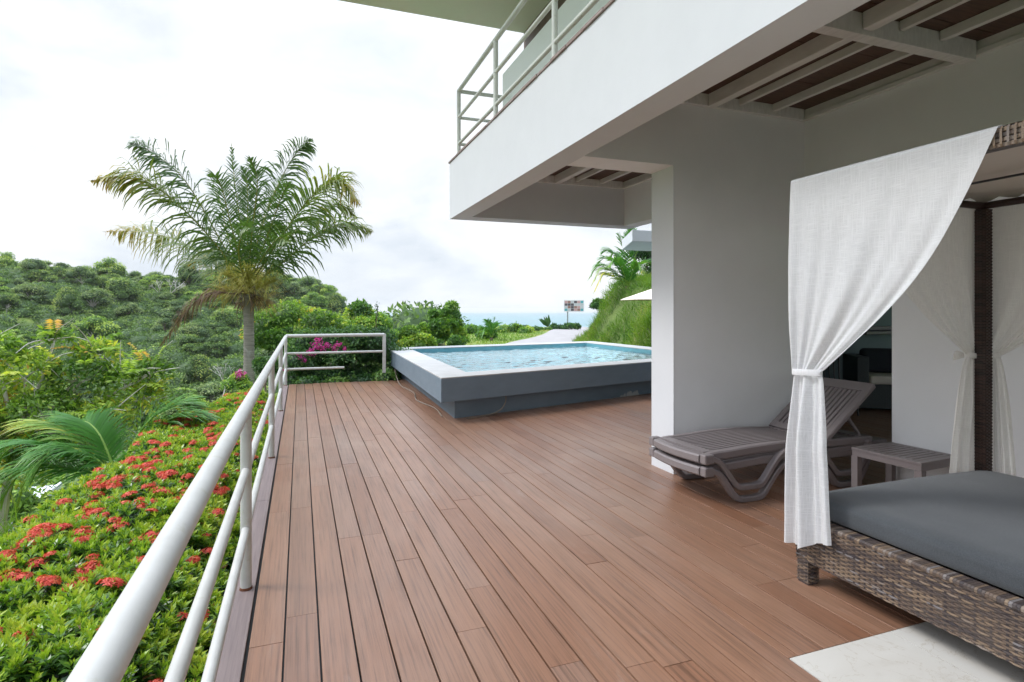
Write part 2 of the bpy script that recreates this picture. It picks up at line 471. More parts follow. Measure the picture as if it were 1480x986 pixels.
def basin_mat():
    m, nt, p, out = newmat('pool_basin_tile')
    tc_ = nt.nodes.new('ShaderNodeTexCoord'); br = nt.nodes.new('ShaderNodeTexBrick')
    br.inputs['Scale'].default_value = 3.0; br.offset = 0.0; br.inputs['Brick Width'].default_value = .5; br.inputs['Row Height'].default_value = .5
    br.inputs['Color1'].default_value = (0.66, 0.84, 0.86, 1); br.inputs['Color2'].default_value = (0.74, 0.88, 0.89, 1); br.inputs['Mortar'].default_value = (0.80, 0.90, 0.90, 1)
    br.inputs['Mortar Size'].default_value = 0.015
    nt.links.new(tc_.outputs['Object'], br.inputs['Vector']); nt.links.new(br.outputs['Color'], p.inputs['Base Color']); p.inputs['Roughness'].default_value = 0.4
    return m
M['basin'] = basin_mat()
M['band'] = simple('waterline_tile', (0.13, 0.33, 0.38), (0.10, 0.27, 0.32), 0.3, 14)

def wicker_mat():
    m, nt, p, out = newmat('brown_wicker')
    a = nt.nodes.new('ShaderNodeAttribute'); a.attribute_name = 'rnd'
    r = ramp(nt, a.outputs['Fac'], [(0.0, (0.055, 0.045, 0.05)), (0.3, (0.11, 0.085, 0.075)), (0.55, (0.17, 0.12, 0.09)), (0.8, (0.30, 0.215, 0.145)), (1.0, (0.24, 0.22, 0.22))])
    n = noise_node(nt, 60, 3, 0.6, (1, 1, 5))
    c = mixc(nt, 0.4, r.outputs['Color'], n.outputs['Fac'], 'MULTIPLY')
    nt.links.new(c, p.inputs['Base Color']); p.inputs['Roughness'].default_value = 0.4
    return m
M['wicker'] = wicker_mat()
def wicker_dark():
    m, nt, p, out = newmat('dark_wicker')
    a = nt.nodes.new('ShaderNodeAttribute'); a.attribute_name = 'rnd'
    r = ramp(nt, a.outputs['Fac'], [(0.0, (0.018, 0.010, 0.009)), (1.0, (0.075, 0.04, 0.03))])
    nt.links.new(r.outputs['Color'], p.inputs['Base Color']); p.inputs['Roughness'].default_value = 0.4
    return m
M['wicker_dark'] = wicker_dark()

M['hedge_leaf'] = leafmat('hedge_leaf', [(0.0, (0.019, 0.055, 0.013)), (0.30, (0.057, 0.145, 0.020)), (0.52, (0.158, 0.299, 0.027)), (0.78, (0.334, 0.466, 0.041)), (0.95, (0.440, 0.493, 0.063)), (1.0, (0.264, 0.132, 0.045))], 0.32, 0.3, 0.5)
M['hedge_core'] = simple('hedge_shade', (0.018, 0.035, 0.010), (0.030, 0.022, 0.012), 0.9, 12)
M['ixora'] = leafmat('red_floret', [(0.0, (0.50, 0.040, 0.030)), (0.4, (0.70, 0.085, 0.055)), (0.7, (0.76, 0.20, 0.11)), (1.0, (0.72, 0.36, 0.18))], 0.55, 0.25)
M['bougain'] = leafmat('magenta_bract', [(0.0, (0.35, 0.02, 0.20)), (0.6, (0.58, 0.05, 0.33)), (1.0, (0.66, 0.18, 0.45))], 0.6, 0.3)
M['forest'] = leafmat('forest_leaf', [(0.0, (0.057, 0.107, 0.031)), (0.4, (0.115, 0.193, 0.049)), (0.75, (0.217, 0.320, 0.074)), (1.0, (0.407, 0.447, 0.116))], 0.6, 0.25, 0.3)
M['forest2'] = leafmat('forest_leaf_olive', [(0.0, (0.060, 0.109, 0.041)), (0.5, (0.148, 0.228, 0.077)), (1.0, (0.346, 0.401, 0.163))], 0.6, 0.25, 0.3)
M['forest3'] = leafmat('forest_leaf_bright', [(0.0, (0.075, 0.147, 0.034)), (0.5, (0.193, 0.326, 0.058)), (1.0, (0.431, 0.522, 0.097))], 0.6, 0.25, 0.3)
M['shrub'] = leafmat('shrub_leaf', [(0.0, (0.036, 0.097, 0.023)), (0.45, (0.098, 0.219, 0.037)), (0.8, (0.239, 0.399, 0.054)), (1.0, (0.477, 0.541, 0.095))], 0.45, 0.35)
M['shrub_dark'] = leafmat('dark_shrub_leaf', [(0.0, (0.028, 0.072, 0.026)), (0.6, (0.070, 0.165, 0.045)), (1.0, (0.187, 0.315, 0.067))], 0.4, 0.3)
M['lime'] = leafmat('lime_leaf', [(0.0, (0.063, 0.140, 0.023)), (0.45, (0.190, 0.314, 0.041)), (0.8, (0.420, 0.512, 0.071)), (0.93, (0.644, 0.558, 0.084)), (1.0, (0.635, 0.350, 0.071))], 0.45, 0.4)
M['palm'] = leafmat('palm_leaf', [(0.0, (0.041, 0.086, 0.023)), (0.5, (0.089, 0.151, 0.036)), (0.75, (0.198, 0.222, 0.040)), (0.9, (0.377, 0.293, 0.048)), (1.0, (0.439, 0.263, 0.079))], 0.42, 0.25)
M['coco'] = leafmat('coconut_leaf', [(0.0, (0.044, 0.138, 0.032)), (0.5, (0.094, 0.261, 0.044)), (0.8, (0.266, 0.413, 0.074)), (1.0, (0.700, 0.578, 0.090))], 0.38, 0.3)
M['dead_palm'] = leafmat('dead_palm_leaf', [(0.0, (0.12, 0.07, 0.045)), (0.5, (0.24, 0.16, 0.11)), (1.0, (0.36, 0.28, 0.21))], 0.8, 0.2)
M['infl'] = leafmat('palm_flower_stalk', [(0.0, (0.34, 0.32, 0.08)), (0.5, (0.50, 0.43, 0.14)), (1.0, (0.44, 0.29, 0.13))], 0.7, 0.3)
M['grass'] = leafmat('grass_blade', [(0.0, (0.051, 0.119, 0.017)), (0.5, (0.119, 0.230, 0.025)), (0.85, (0.221, 0.323, 0.043)), (1.0, (0.340, 0.323, 0.111))], 0.5, 0.4)
M['lawn'] = simple('lawn', (0.19, 0.25, 0.045), (0.11, 0.18, 0.03), 0.95, 0.35, bstr=0.8, bscale=30, bdist=0.05, dirt=((0.30, 0.27, 0.10), 0.25, 0.55))
M['soil'] = simple('hill_ground', (0.06, 0.095, 0.03), (0.03, 0.055, 0.018), 0.95, 0.15, bstr=0.5, bscale=3, bdist=0.3)
M['bank_soil'] = simple('bank_soil', (0.14, 0.20, 0.04), (0.09, 0.13, 0.03), 0.95, 0.9, bstr=0.6, bscale=14, bdist=0.05, dirt=((0.24, 0.17, 0.10), 0.5, 0.62))
# ============================================================ THE GROUND
def smooth(a, b, x):
    t = np.clip((x - a) / (b - a), 0, 1); return t * t * (3 - 2 * t)

def terrain_z(X, Y):
    X = np.asarray(X, float); Y = np.asarray(Y, float)
    D = ST * X + CT * Y; Lx = CT * X - ST * Y
    dist = np.hypot(X, Y)
    u = 740 + 835 * np.clip(Lx / np.maximum(D, 1e-3), -4, 4)
    u = np.where(D <= 0.5, np.where(Lx < 0, -2600, 4000), u)
    # plateau with the lawn, falling to the sea far off
    wob = 0.10 * np.sin(X * .21 + 1) * np.cos(Y * .17)
    plat = -0.12 + wob * smooth(16, 26, Y) - 0.012 * np.maximum(dist - 40, 0) + 0.0 * X
    plat = plat - 75 * smooth(72, 300, dist)
    # valley and the hill across it
    vr = np.interp(u, [-2600, -200, 0, 200, 330, 450, 520, 560, 600, 640], [440, 404, 412, 420, 414, 424, 446, 470, 498, 560])
    ridge = H + (449 - vr) * 300 / 835
    p = np.interp(dist, [0, 8, 20, 45, 80, 120, 160], [-1.2, -2.4, -5.5, -13, -21, -24, -19.5])
    t = smooth(105, 300, dist)
    far = -23 * (1 - t) + ridge * t
    back = smooth(320, 620, dist)
    val = np.where(dist < 110, p, np.maximum(far, -70) * (1 - back) + back * -75)
    wb = smooth(100, 125, dist); p2 = np.interp(dist, [0, 8, 20, 45, 80, 120, 160], [-1.2, -2.4, -5.5, -13, -21, -24, -19.5])
    val = p2 * (1 - wb) + (np.maximum(far, -70) * (1 - back) + back * -75) * wb
    val = val + 2.2 * np.sin(X * .045 + 2) * np.cos(Y * .038) * smooth(60, 160, dist)
    xb = np.interp(Y, [0, 14, 30, 60, 400], [-0.6, -0.6, 6.3, 12.4, 70])
    w = smooth(0, 1, (xb - X) / (3.5 + 0.12 * dist))
    return plat * (1 - w) + val * w

def ground():
    ra = np.concatenate([[0.0], np.geomspace(1.5, 900, 190)]); na = 300
    an = np.linspace(0, 2 * np.pi, na, endpoint=False)
    RR, AA = np.meshgrid(ra, an, indexing='ij')
    X = RR * np.sin(AA); Y = RR * np.cos(AA)
    Z = terrain_z(X, Y)
    # keep the ground under the terrace and the pool
    V = np.stack([X, Y, Z - 0.25 * (1 - smooth(14, 18, Y)) * (np.abs(X) < 30)], -1).reshape(-1, 3)
    i = np.arange(len(ra) - 1)[:, None] * na; j = np.arange(na)[None, :]; j2 = (j + 1) % na
    Q = np.stack([i + j, i + na + j, i + na + j2, i + j2], -1).reshape(-1, 4)
    m, nt, p, out = newmat('ground')
    tcn = nt.nodes.new('ShaderNodeTexCoord'); sep = nt.nodes.new('ShaderNodeSeparateXYZ'); nt.links.new(tcn.outputs['Object'], sep.inputs[0])
    nA = noise_node(nt, 0.35, 6, 0.65); nB = noise_node(nt, 0.12, 5, 0.6)
    lawn = ramp(nt, nA.outputs['Fac'], [(0.30, (0.10, 0.16, 0.028)), (0.5, (0.18, 0.245, 0.04)), (0.68, (0.28, 0.26, 0.09))]).outputs['Color']
    wild = ramp(nt, nB.outputs['Fac'], [(0.3, (0.03, 0.055, 0.018)), (0.7, (0.06, 0.095, 0.03))]).outputs['Color']
    f = ramp(nt, sep.outputs['Z'], [(0.0, (1, 1, 1)), (1.0, (0, 0, 0))])
    mr = nt.nodes.new('ShaderNodeMapRange'); mr.inputs['From Min'].default_value = -3.0; mr.inputs['From Max'].default_value = -1.2
    nt.links.new(sep.outputs['Z'], mr.inputs['Value'])
    nt.links.new(mixc(nt, mr.outputs[0], wild, lawn), p.inputs['Base Color'])
    p.inputs['Roughness'].default_value = 0.95
    nC = noise_node(nt, 12, 5, 0.7); bump(nt, p, nC.outputs['Fac'], 0.6, 0.05)
    return tag(npmesh('ground', V, Q[:, ::-1], m, smooth=True), kind='structure')
ground()

# sea
_a = np.linspace(0, 2 * np.pi, 96, endpoint=False); _r = np.array([0, 400, 1200, 3500, 8000, 13000.0])
_V = [(0, 0, -40.0)]; _T = []; _Q = []
for r_ in _r[1:]:
    _V += [(r_ * math.sin(t), r_ * math.cos(t), -40.0) for t in _a]
for k in range(96): _T.append((0, 1 + (k + 1) % 96, 1 + k))
for i in range(4):
    for k in range(96):
        k2 = (k + 1) % 96; _Q.append((1 + i * 96 + k, 1 + i * 96 + k2, 1 + (i + 1) * 96 + k2, 1 + (i + 1) * 96 + k))
tag(npmesh('sea', _V, _Q, M['sea'], tris=_T), kind='structure')

# road of pale concrete rising past the bank
_l = bez([(9.2, 24.0), (11.4, 27.8), (17.5, 38.5), (24.0, 50.3), (29, 62)], 60) if False else None
def strip(name, cl, w, m, lift):
    V = []; Q = []
    P = bez([(x, y, 0) for x, y in cl], 70)
    for i, p in enumerate(P):
        t = (P[min(i + 1, 69)] - P[max(i - 1, 0)]).normalized(); s_ = Vector((t.y, -t.x, 0))
        for k in range(5):
            q = p + s_ * w * (k / 4 - .5)
            V.append((q.x, q.y, float(terrain_z(q.x, q.y)) + lift))
    for i in range(69):
        for k in range(4):
            a = i * 5 + k; Q.append((a, a + 1, a + 6, a + 5))
    return npmesh(name, V, Q, m, smooth=True)
tag(strip('road', [(8.6, 21.5), (11.7, 27.2), (16.6, 35.2), (24.2, 49.6), (30, 61), (38, 80)], 3.7, M['concrete'], 0.05), kind='structure')

# grassy bank to the right of the road
FOOT = [(9.6, 11.5), (9.9, 15.0), (11.6, 21.0), (14.1, 27.6), (19.5, 36.2), (25.6, 47.5), (31, 57)]
FP = bez([(x, y, 0) for x, y in FOOT], 120)
def bank():
    nu, nv = 120, 40
    V = np.zeros((nu, nv, 3)); Nn = np.zeros((nu, nv, 3))
    for i in range(nu):
        p = FP[i]; t = (FP[min(i + 1, nu - 1)] - FP[max(i - 1, 0)]).normalized(); s_ = Vector((t.y, -t.x, 0))
        q = i / (nu - 1)
        hh = (1.55 + .052 * (ST * p.x + CT * p.y) + .16 * math.sin(i * .13) + 0.08 * math.sin(i * .47)) * (1 - float(smooth(.80, 1.0, q)) * .65)
        for j in range(nv):
            e = -0.3 + (j / (nv - 1)) ** 1.3 * 22
            run = 2.3 + 0.4 * math.sin(i * .21)
            h = hh * float(smooth(0, run, e)) ** 0.8 + max(0, e - run) * .03
            h += 0.16 * mnoise.noise(Vector((i * .25, e * .8, 3.3)))
            x, y = p.x + s_.x * e, p.y + s_.y * e
            V[i, j] = (x, y, -0.25 + h)
    idx = np.arange(nu * nv).reshape(nu, nv)
    Q = np.stack([idx[:-1, :-1], idx[:-1, 1:], idx[1:, 1:], idx[1:, :-1]], -1).reshape(-1, 4)
    tag(npmesh('hillside_bank', V.reshape(-1, 3), Q[:, ::-1], M['bank_soil'], smooth=True), kind='structure')
    return V
BK = bank()
def bank_grass():
    nu, nv = BK.shape[:2]
    k = 70000
    i = rng.uniform(0, nu - 1.01, k); j = rng.uniform(0, 1, k) ** 1.2 * (nv * .66)
    ii = i.astype(int); jj = j.astype(int); a = (i - ii)[:, None]; b = (j - jj)[:, None]
    P = (BK[ii, jj] * (1 - a) * (1 - b) + BK[ii + 1, jj] * a * (1 - b) + BK[ii, jj + 1] * (1 - a) * b + BK[ii + 1, jj + 1] * a * b)
    patch = np.array([mnoise.noise(Vector((p[0] * .55, p[1] * .55, p[2] * .6))) for p in P])
    dens = patch > -0.5
    P = P[dens]; patch = patch[dens]; k = len(P)
    n = np.array([-1, -.35, .35]); D = np.stack([rng.normal(-.35, .35, k), rng.normal(-.2, .35, k), rng.uniform(.5, 1.1, k)], -1)
    lb = LB()
    ln = rng.uniform(.25, .6, k) * (1 + patch * .6)
    r = np.clip(.45 + patch * .8 + rng.normal(0, .16, k), 0, 1)
    lb.leaves(P - [0, 0, .03], D, rng.normal(0, 1, (k, 3)), ln, ln * .05, r, .35)
    tag(lb.build('bank_grass', M['grass']), 'tall soft green grass covering the bank beyond the pool', 'grass', kind='stuff')
bank_grass()
def lawn_grass():
    k = 16000
    D = rng.uniform(16, 62, k) ; u = rng.uniform(640, 880, k)
    Lx = (u - 740) / F * D; X = ST * D + CT * Lx; Y = CT * D - ST * Lx
    # leave the road free
    rc = np.array([[11.7, 27.2], [16.6, 35.2], [24.2, 49.6], [30, 61], [38, 80], [8.6, 21.5], [14.1, 31.2], [20.4, 42.4]])
    seg = [(5, 0), (0, 6), (6, 1), (1, 7), (7, 2), (2, 3)]
    dm = np.full(k, 99.0)
    for a, b in seg:
        A, B = rc[a], rc[b]; ab = B - A; t = np.clip(((X - A[0]) * ab[0] + (Y - A[1]) * ab[1]) / (ab @ ab), 0, 1)
        dm = np.minimum(dm, np.hypot(X - A[0] - t * ab[0], Y - A[1] - t * ab[1]))
    ok = (dm > 2.0) & (Y > 16.9)
    X, Y = X[ok], Y[ok]; k = len(X)
    lb = LB(); ln = rng.uniform(.05, .17, k)
    P = np.stack([X, Y, terrain_z(X, Y)], -1)
    pt = np.array([mnoise.noise(Vector((x * .2, y * .2, 1))) for x, y in zip(X, Y)])
    lb.leaves(P, np.stack([rng.normal(0, .4, k), rng.normal(0, .4, k), np.ones(k)], -1), rng.normal(0, 1, (k, 3)), ln, ln * .35, np.clip(.6 + pt * .7 + rng.normal(0, .12, k), 0, 1), .3)
    tag(lb.build('lawn_grass', M['grass']), 'short yellow green lawn beside the concrete road', 'grass', kind='stuff')
lawn_grass()

# ============================================================ THE DECK
BP = 0.160; X0 = -0.228
PF = lambda x: 8.36 + 0.285 * (x - 2.15)      # front foot line of the pool
def deck():
    mb = MB()
    def board(x0, x1, y0, y1, zt, r):
        mb.cur = r; c = .0008
        prof = [(x0, zt - .024), (x0, zt - c), (x0 + c, zt), (x1 - c, zt), (x1, zt - c), (x1, zt - .024)]
        V = [(x, y0, z) for x, z in prof] + [(x, y1, z) for x, z in prof]
        Fc = [(i, i + 6, i + 7, i + 1) for i in range(5)] + [(0, 1, 2, 3, 4, 5), (11, 10, 9, 8, 7, 6)]
        mb.add(V, [tuple(reversed(q)) if len(q) == 4 else q for q in Fc])
    k = 0
    while X0 + k * BP < 13:
        x0 = X0 + k * BP; x1 = x0 + BP - 0.009
        ya, yb = -7.0, 13.42 + random.uniform(-.03, .03)
        if x0 > 2.18: yb = PF(x1) + 0.2
        if x0 > 8.3: yb = 7.55
        if x1 > 2.115: ya = 2.06
        if x0 < 2.11 < x1: ya = -7.0; x1 = 2.108
        spans = [(ya, yb)]
        if abs(x0 - 2.012) < .01: pass
        for (a, b) in spans:
            y = a + random.uniform(.3, 2.2)
            prev = a
            while True:
                e = min(y, b)
                board(x0, x1, prev, e - .003, random.uniform(-.0008, .0008), random.random())
                prev = e
                if e >= b: break
                y = e + random.uniform(1.5, 3.3)
                if b - y < .4: y = b
        if x1 == 2.108:
            board(2.112, x0 + BP - .006, 2.06, PF(x0) if x0 > 2.18 else 13.4, 0, random.random())
        k += 1
    # board ends around the grey edge board
    d = mb.build('deck', M['deck'])
    tag(d, kind='structure')
    e = MB()
    for (a, b) in ((-7, 2.1), (2.104, 5.32), (5.324, 8.6), (8.604, 13.4)):
        e.cur = random.random(); e.box(-0.405, -0.246, a, b, -0.034, -0.010)
    e.build('edge_board', M['grey_board'], d, bevel=.003)
    s = MB(); s.box(-.39, 12.9, -7.0, 13.35, -0.30, -0.045); s.build('joist_bed', M['black'], d)
deck()
t = MB()
for i, xx in enumerate([2.113, 2.763, 3.413, 4.063, 4.713, 5.363]):
    for yy in [1.405 - .655 * q for q in range(13)]:
        t.cur = random.random(); t.box(xx + .0, xx + .646, yy + .004, yy + .65, -0.03, 0.001)
tag(t.build('terrace_tiles', M['tile']), kind='structure')
t = MB(); t.box(2.113, 6.0, -7.0, 2.055, -0.045, -0.004); tag(t.build('tile_bed', simple('grout', (.16, .14, .12))), kind='structure')
# ============================================================ THE VILLA
villa = tag(empty('villa', (5.1, 3.0, 0)), 'white two storey villa with deep balcony over the deck', 'villa')
villa.location = (0, 0, 0)
W = lambda m_, n_, mat, **k: m_.build(n_, mat, villa, **k)
ZS, ZT = 3.02, 3.885
m = MB(); m.box(2.18, 2.45, -7.0, 8.45, ZS, ZT); m.box(2.18, 5.38, 8.45, 8.77, ZS, ZT); W(m, 'fascia_beam', M['sunlit_white_wall'])
m = MB(); m.box(3.43, 5.10, 4.76, 5.13, -.02, ZS); W(m, 'wing_wall', M['shaded_white_wall'])
m = MB(); m.box(3.424, 3.43, 4.757, 5.133, -.015, ZS); W(m, 'wall_end', M['sunlit_white_wall'])  # sunlit end of the same wall, skinned in the darker white
m = MB(); m.box(2.45, 5.10, 4.76, 5.13, ZS, 3.80); W(m, 'cross_beam', M['shaded_white_wall2'])
m = MB()
m.box(5.10, 5.36, -7.0, 3.78, -.02, 2.42); W(m, 'inner_wall', M['shaded_white_wall'])
m = MB(); m.box(2.19, 5.10, -7.3, -7.0, -.02, ZT - .003); W(m, 'unseen_end_wall', M['shaded_white_wall'])  # unseen wall added behind the camera to cut green bounce light
m = MB(); m.box(5.10, 5.36, -7.0, 4.76, 2.42, 3.80); m.box(5.10, 5.36, 4.76, 8.45, ZS, 3.80); W(m, 'lintel_wall', M['shaded_white_wall2'])
m = MB(); m.box(5.10, 5.36, 4.76, 7.55, -.02, ZS); W(m, 'side_wall', M['shaded_white_wall'])
# living room shell; unseen wall bands left open so daylight brightens it
m = MB()
m.box(5.36, 13.2, 7.55, 7.8, -.05, 3.0); m.box(12.95, 13.2, -1.5, 7.55, -.05, .35); m.box(12.95, 13.2, -1.5, 7.55, 2.75, 3.0); m.box(5.36, 13.2, -1.75, -1.5, -.05, .35); m.box(5.36, 13.2, -1.75, -1.5, 2.75, 3.0)
W(m, 'room_wall', M['teal'])
m = MB(); m.box(5.36, 13.2, -1.75, 7.8, 3.0, 3.12); W(m, 'room_ceiling', M['teal'])
# ceiling panels over both bays and the painted rafters below
m = MB()
for y0, y1 in ((-7.0, 4.76), (5.13, 8.45)):
    y = y0
    while y < y1:
        e = min(y + .62, y1); m.cur = random.random(); m.box(2.45, 5.10, y + .004, e - .004, 3.748, 3.775); y = e
W(m, 'ceiling_panel', M['dark_wood'])
m = MB(); m.box(2.452, 8.0, -7.0, 8.448, 3.832, 3.884); W(m, 'floor_slab', M['sunlit_white_wall'])
def raft(x, w, y0, y1, z0=3.63):
    r = MB(); r.box(x - w / 2, x + w / 2, y0, y1, z0, 3.745); W(r, 'rafter', M['rafter'], bevel=.004)
for (y0, y1, q) in ((-7.0, 3.03, 0), (3.15, 4.70, 1), (5.19, 8.39, 2)):
    raft(3.84, .09, y0, y1, 3.62); raft(4.19, .04, y0, y1, 3.675); raft(4.63, .05, y0, y1, 3.67); raft(3.30, .04, y0, y1, 3.68)
m = MB()
for (y0, y1) in ((-7.0, 4.76), (5.13, 8.45)):
    m.box(5.045, 5.098, y0, y1, 3.63, 3.67); m.box(5.065, 5.098, y0, y1, 3.672, 3.747)
    m.box(2.452, 2.50, y0, y1, 3.63, 3.747)
    for yy, s_ in ((y1, -1),): m.box(2.50, 5.045, yy - .05, yy - .002, 3.63, 3.747)
m.box(2.50, 5.045, 5.132, 5.18, 3.63, 3.747)
W(m, 'rafter_frame', M['rafter'], bevel=.003)
m = MB(); m.box(2.50, 5.045, 3.04, 3.14, 3.59, 3.747); W(m, 'cross_rafter', M['rafter'], bevel=.004)
# balcony
m = MB()
y = -7.0
while y < 8.77:
    e = min(y + .33, 8.79); m.cur = random.random()
    dz = random.uniform(-.004, .004)
    m.box(2.165 + random.uniform(-.004, .004), 2.50, y + .004, e, 3.887, 3.915 + dz); y = e
W(m, 'edge_tiles', M['edge_tile'], bevel=.003)
m = MB(); m.box(2.93, 3.03, -7.0, 8.42, 3.887, 5.245); W(m, 'balcony_screen', M['green_wall'], bevel=.006)
m = MB(); m.box(3.86, 4.2, 8.2, 9.9, 3.887, 6.70); m.box(3.86, 4.05, -7, 8.2, 3.887, 6.70); W(m, 'upper_wall', M['brown_wall'])
m = MB(); m.box(3.3, 8.0, 8.775, 9.95, 3.6, 3.885); W(m, 'rear_slab', M['shaded_white_wall'])
m = MB(); m.box(.3, 8.2, -7.2, 9.9, 6.70, 6.92); W(m, 'roof', M['roof_under'])
br = empty('balcony_railing', (0, 0, 0)); br.parent = villa; CHILD.setdefault(villa.name, []).append(br)
def rail_bar(name, pts, r, par, mat, seg=14):
    q = MB(); q.tube(pts, r, seg); return q.build(name, mat, par, smooth=True)
for yy in (8.48, 6.72, 4.97, 3.22, 1.47, -.28, -2.03, -3.78, -5.53):
    rail_bar('post', [(2.25, yy, 3.90), (2.25, yy, 4.92)], .030, br, M['rail_up'])
for z_, r_ in ((4.92, .03), (4.52, .024), (4.12, .024)):
    rail_bar('rail', [(2.25, -6.9, z_), (2.25, 8.48, z_)], r_, br, M['rail_up'])
    rail_bar('rail', [(2.25, 8.48, z_ - .004), (2.93, 8.48, z_ - .004), (3.85, 8.48, z_ - .004)], r_ * .95, br, M['rail_up'])

# small garden pavilion whose roof shows past the wall
pav = tag(empty('pavilion', (8.4, 12.6, 0)), 'flat roof of a small pavilion beyond the pool', 'pavilion')
m = MB(); m.prism([(-1.40, -1.35), (2.2, -1.35), (2.2, .4), (-.62, .4)], 3.16, 3.42); m.build('roof', M['sunlit_white_wall'], pav, bevel=.01)
for x_ in (1.5,):
    for y_ in (-.9, .9):
        m = MB(); m.box(x_ - .1, x_ + .1, y_ - .1, y_ + .1, -.4, 3.157); m.build('column', M['sunlit_white_wall'], pav)

# ============================================================ THE DECK RAILING
dr = tag(empty('deck_railing', (-.27, 0, 0)), 'long white tubular steel railing with three rails along the deck edge', 'railing')
dr.location = (0, 0, 0)
XR = -.295
for yy in (0.42, 3.67, 6.84, 9.98, 13.36):
    p = rail_bar('post', [(XR, yy, -.012), (XR, yy, 1.03)], .031, dr, M['rail'], 18)
    q = MB(); q.tube([(XR, yy, -.010), (XR, yy, .004)], [.036, .033], 18); q.build('post_foot', M['rust'], p)
rail_bar('handrail', [(XR, -1.2, 1.035), (XR, 13.36, 1.035), ], .035, dr, M['rail'], 24)
def bent(z):
    pts = []
    ys = [-1.2, .42, 3.67, 6.84, 9.98, 13.36]
    for i, yy in enumerate(ys):
        pts.append((XR + .0, yy, z))
    return pts
rail_bar('midrail', bent(.675), .023, dr, M['rail'], 18)
rail_bar('midrail', bent(.335), .023, dr, M['rail'], 18)
rail_bar('handrail', [(XR, 13.40, 1.05), (1.80, 13.40, 1.05)], .037, dr, M['rail'])
rail_bar('midrail', [(XR, 13.40, .67), (1.80, 13.40, .67)], .026, dr, M['rail'])
rail_bar('midrail', [(XR, 13.40, .33), (.92, 13.40, .33)], .026, dr, M['rail'])
q = MB(); q.box(1.765, 1.835, 13.37, 13.43, .18, 1.07); q.build('post', M['rail'], dr, bevel=.004)

# ============================================================ THE POOL
pool = tag(empty('swimming_pool', (0, 0, 0)), 'raised plunge pool with slate blue walls and pale stone rim', 'pool')
OUT = [(1.88, 8.06), (2.07, 15.05), (8.6, 16.2), (8.75, 10.02)]
INN = [(2.43, 8.72), (2.60, 14.52), (8.05, 15.50), (8.20, 10.36)]
BAS = [(2.15, 8.34), (2.33, 14.8), (8.35, 15.9), (8.5, 10.2)]
def ring(mb, A, B, z0, z1):
    n = 4
    V = [(x, y, z0) for x, y in A] + [(x, y, z1) for x, y in A] + [(x, y, z0) for x, y in B] + [(x, y, z1) for x, y in B]
    Fc = []
    for i in range(n):
        j = (i + 1) % n
        Fc += [(i, i + 4, j + 4, j), (i + 8, j + 8, j + 12, i + 12), (i + 4, i + 12, j + 12, j + 4), (i, j, j + 8, i + 8)]
    mb.add(V, Fc)
IB = [(2.45, 8.75), (2.62, 14.5), (8.03, 15.47), (8.18, 10.39)]
def base_mat():
    m_ = M['pool_wall'].copy(); m_.name = 'chipped_pool_render'; nt = m_.node_tree
    p_ = [n for n in nt.nodes if n.type == 'BSDF_PRINCIPLED'][0]; src = p_.inputs['Base Color'].links[0].from_socket
    tcn = nt.nodes.new('ShaderNodeTexCoord'); sep = nt.nodes.new('ShaderNodeSeparateXYZ'); nt.links.new(tcn.outputs['Object'], sep.inputs[0])
    fx = ramp(nt, sep.outputs['X'], [(0, (0, 0, 0)), (1, (1, 1, 1))])
    def mr(o, a, b):
        q = nt.nodes.new('ShaderNodeMapRange'); q.inputs['From Min'].default_value = a; q.inputs['From Max'].default_value = b; nt.links.new(o, q.inputs['Value']); return q.outputs[0]
    def mul(a, b):
        q = nt.nodes.new('ShaderNodeMath'); q.operation = 'MULTIPLY'; nt.links.new(a, q.inputs[0]); nt.links.new(b, q.inputs[1]); return q.outputs[0]
    mask = mul(mul(mr(sep.outputs['X'], 5.2, 5.7), mr(sep.outputs['X'], 6.4, 6.0)), mr(sep.outputs['Z'], .26, .02))
    nn = noise_node(nt, 5.5, 6, .7, (1, 1, .7), dist=.8)
    f = ramp(nt, mul(mask, nn.outputs['Fac']), [(0.40, (0, 0, 0)), (0.44, (.8, .8, .8))])
    nt.links.new(mixc(nt, f.outputs['Color'], src, (.50, .49, .46)), p_.inputs['Base Color'])
    return m_
m = MB(); ring(m, OUT, INN, .285, .622); m.build('rim', M['pool_wall'], pool, fixn=True, bevel=.006)
A2 = [(1.884, 8.065), (2.074, 15.045), (8.596, 16.195), (8.746, 10.025)]
m = MB(); ring(m, A2, INN, .624, .641); m.build('coping', M['coping'], pool, fixn=True, bevel=.004)
m = MB(); ring(m, BAS, IB, -.42, .283); m.build('base_wall', base_mat(), pool, fixn=True)
I3 = [(2.436, 8.727), (2.606, 14.514), (8.044, 15.492), (8.194, 10.366)]
I4 = [(2.46, 8.76), (2.63, 14.49), (8.02, 15.46), (8.17, 10.40)]
m = MB(); ring(m, I3, I4, -.3, .50); m.add([(x, y, -.29) for x, y in I4], [(0, 3, 2, 1)][:1]); m.build('basin', M['basin'], pool, fixn=False)
m = MB(); ring(m, I3, I4, .502, .62); m.build('waterline_band', M['band'], pool, fixn=True)
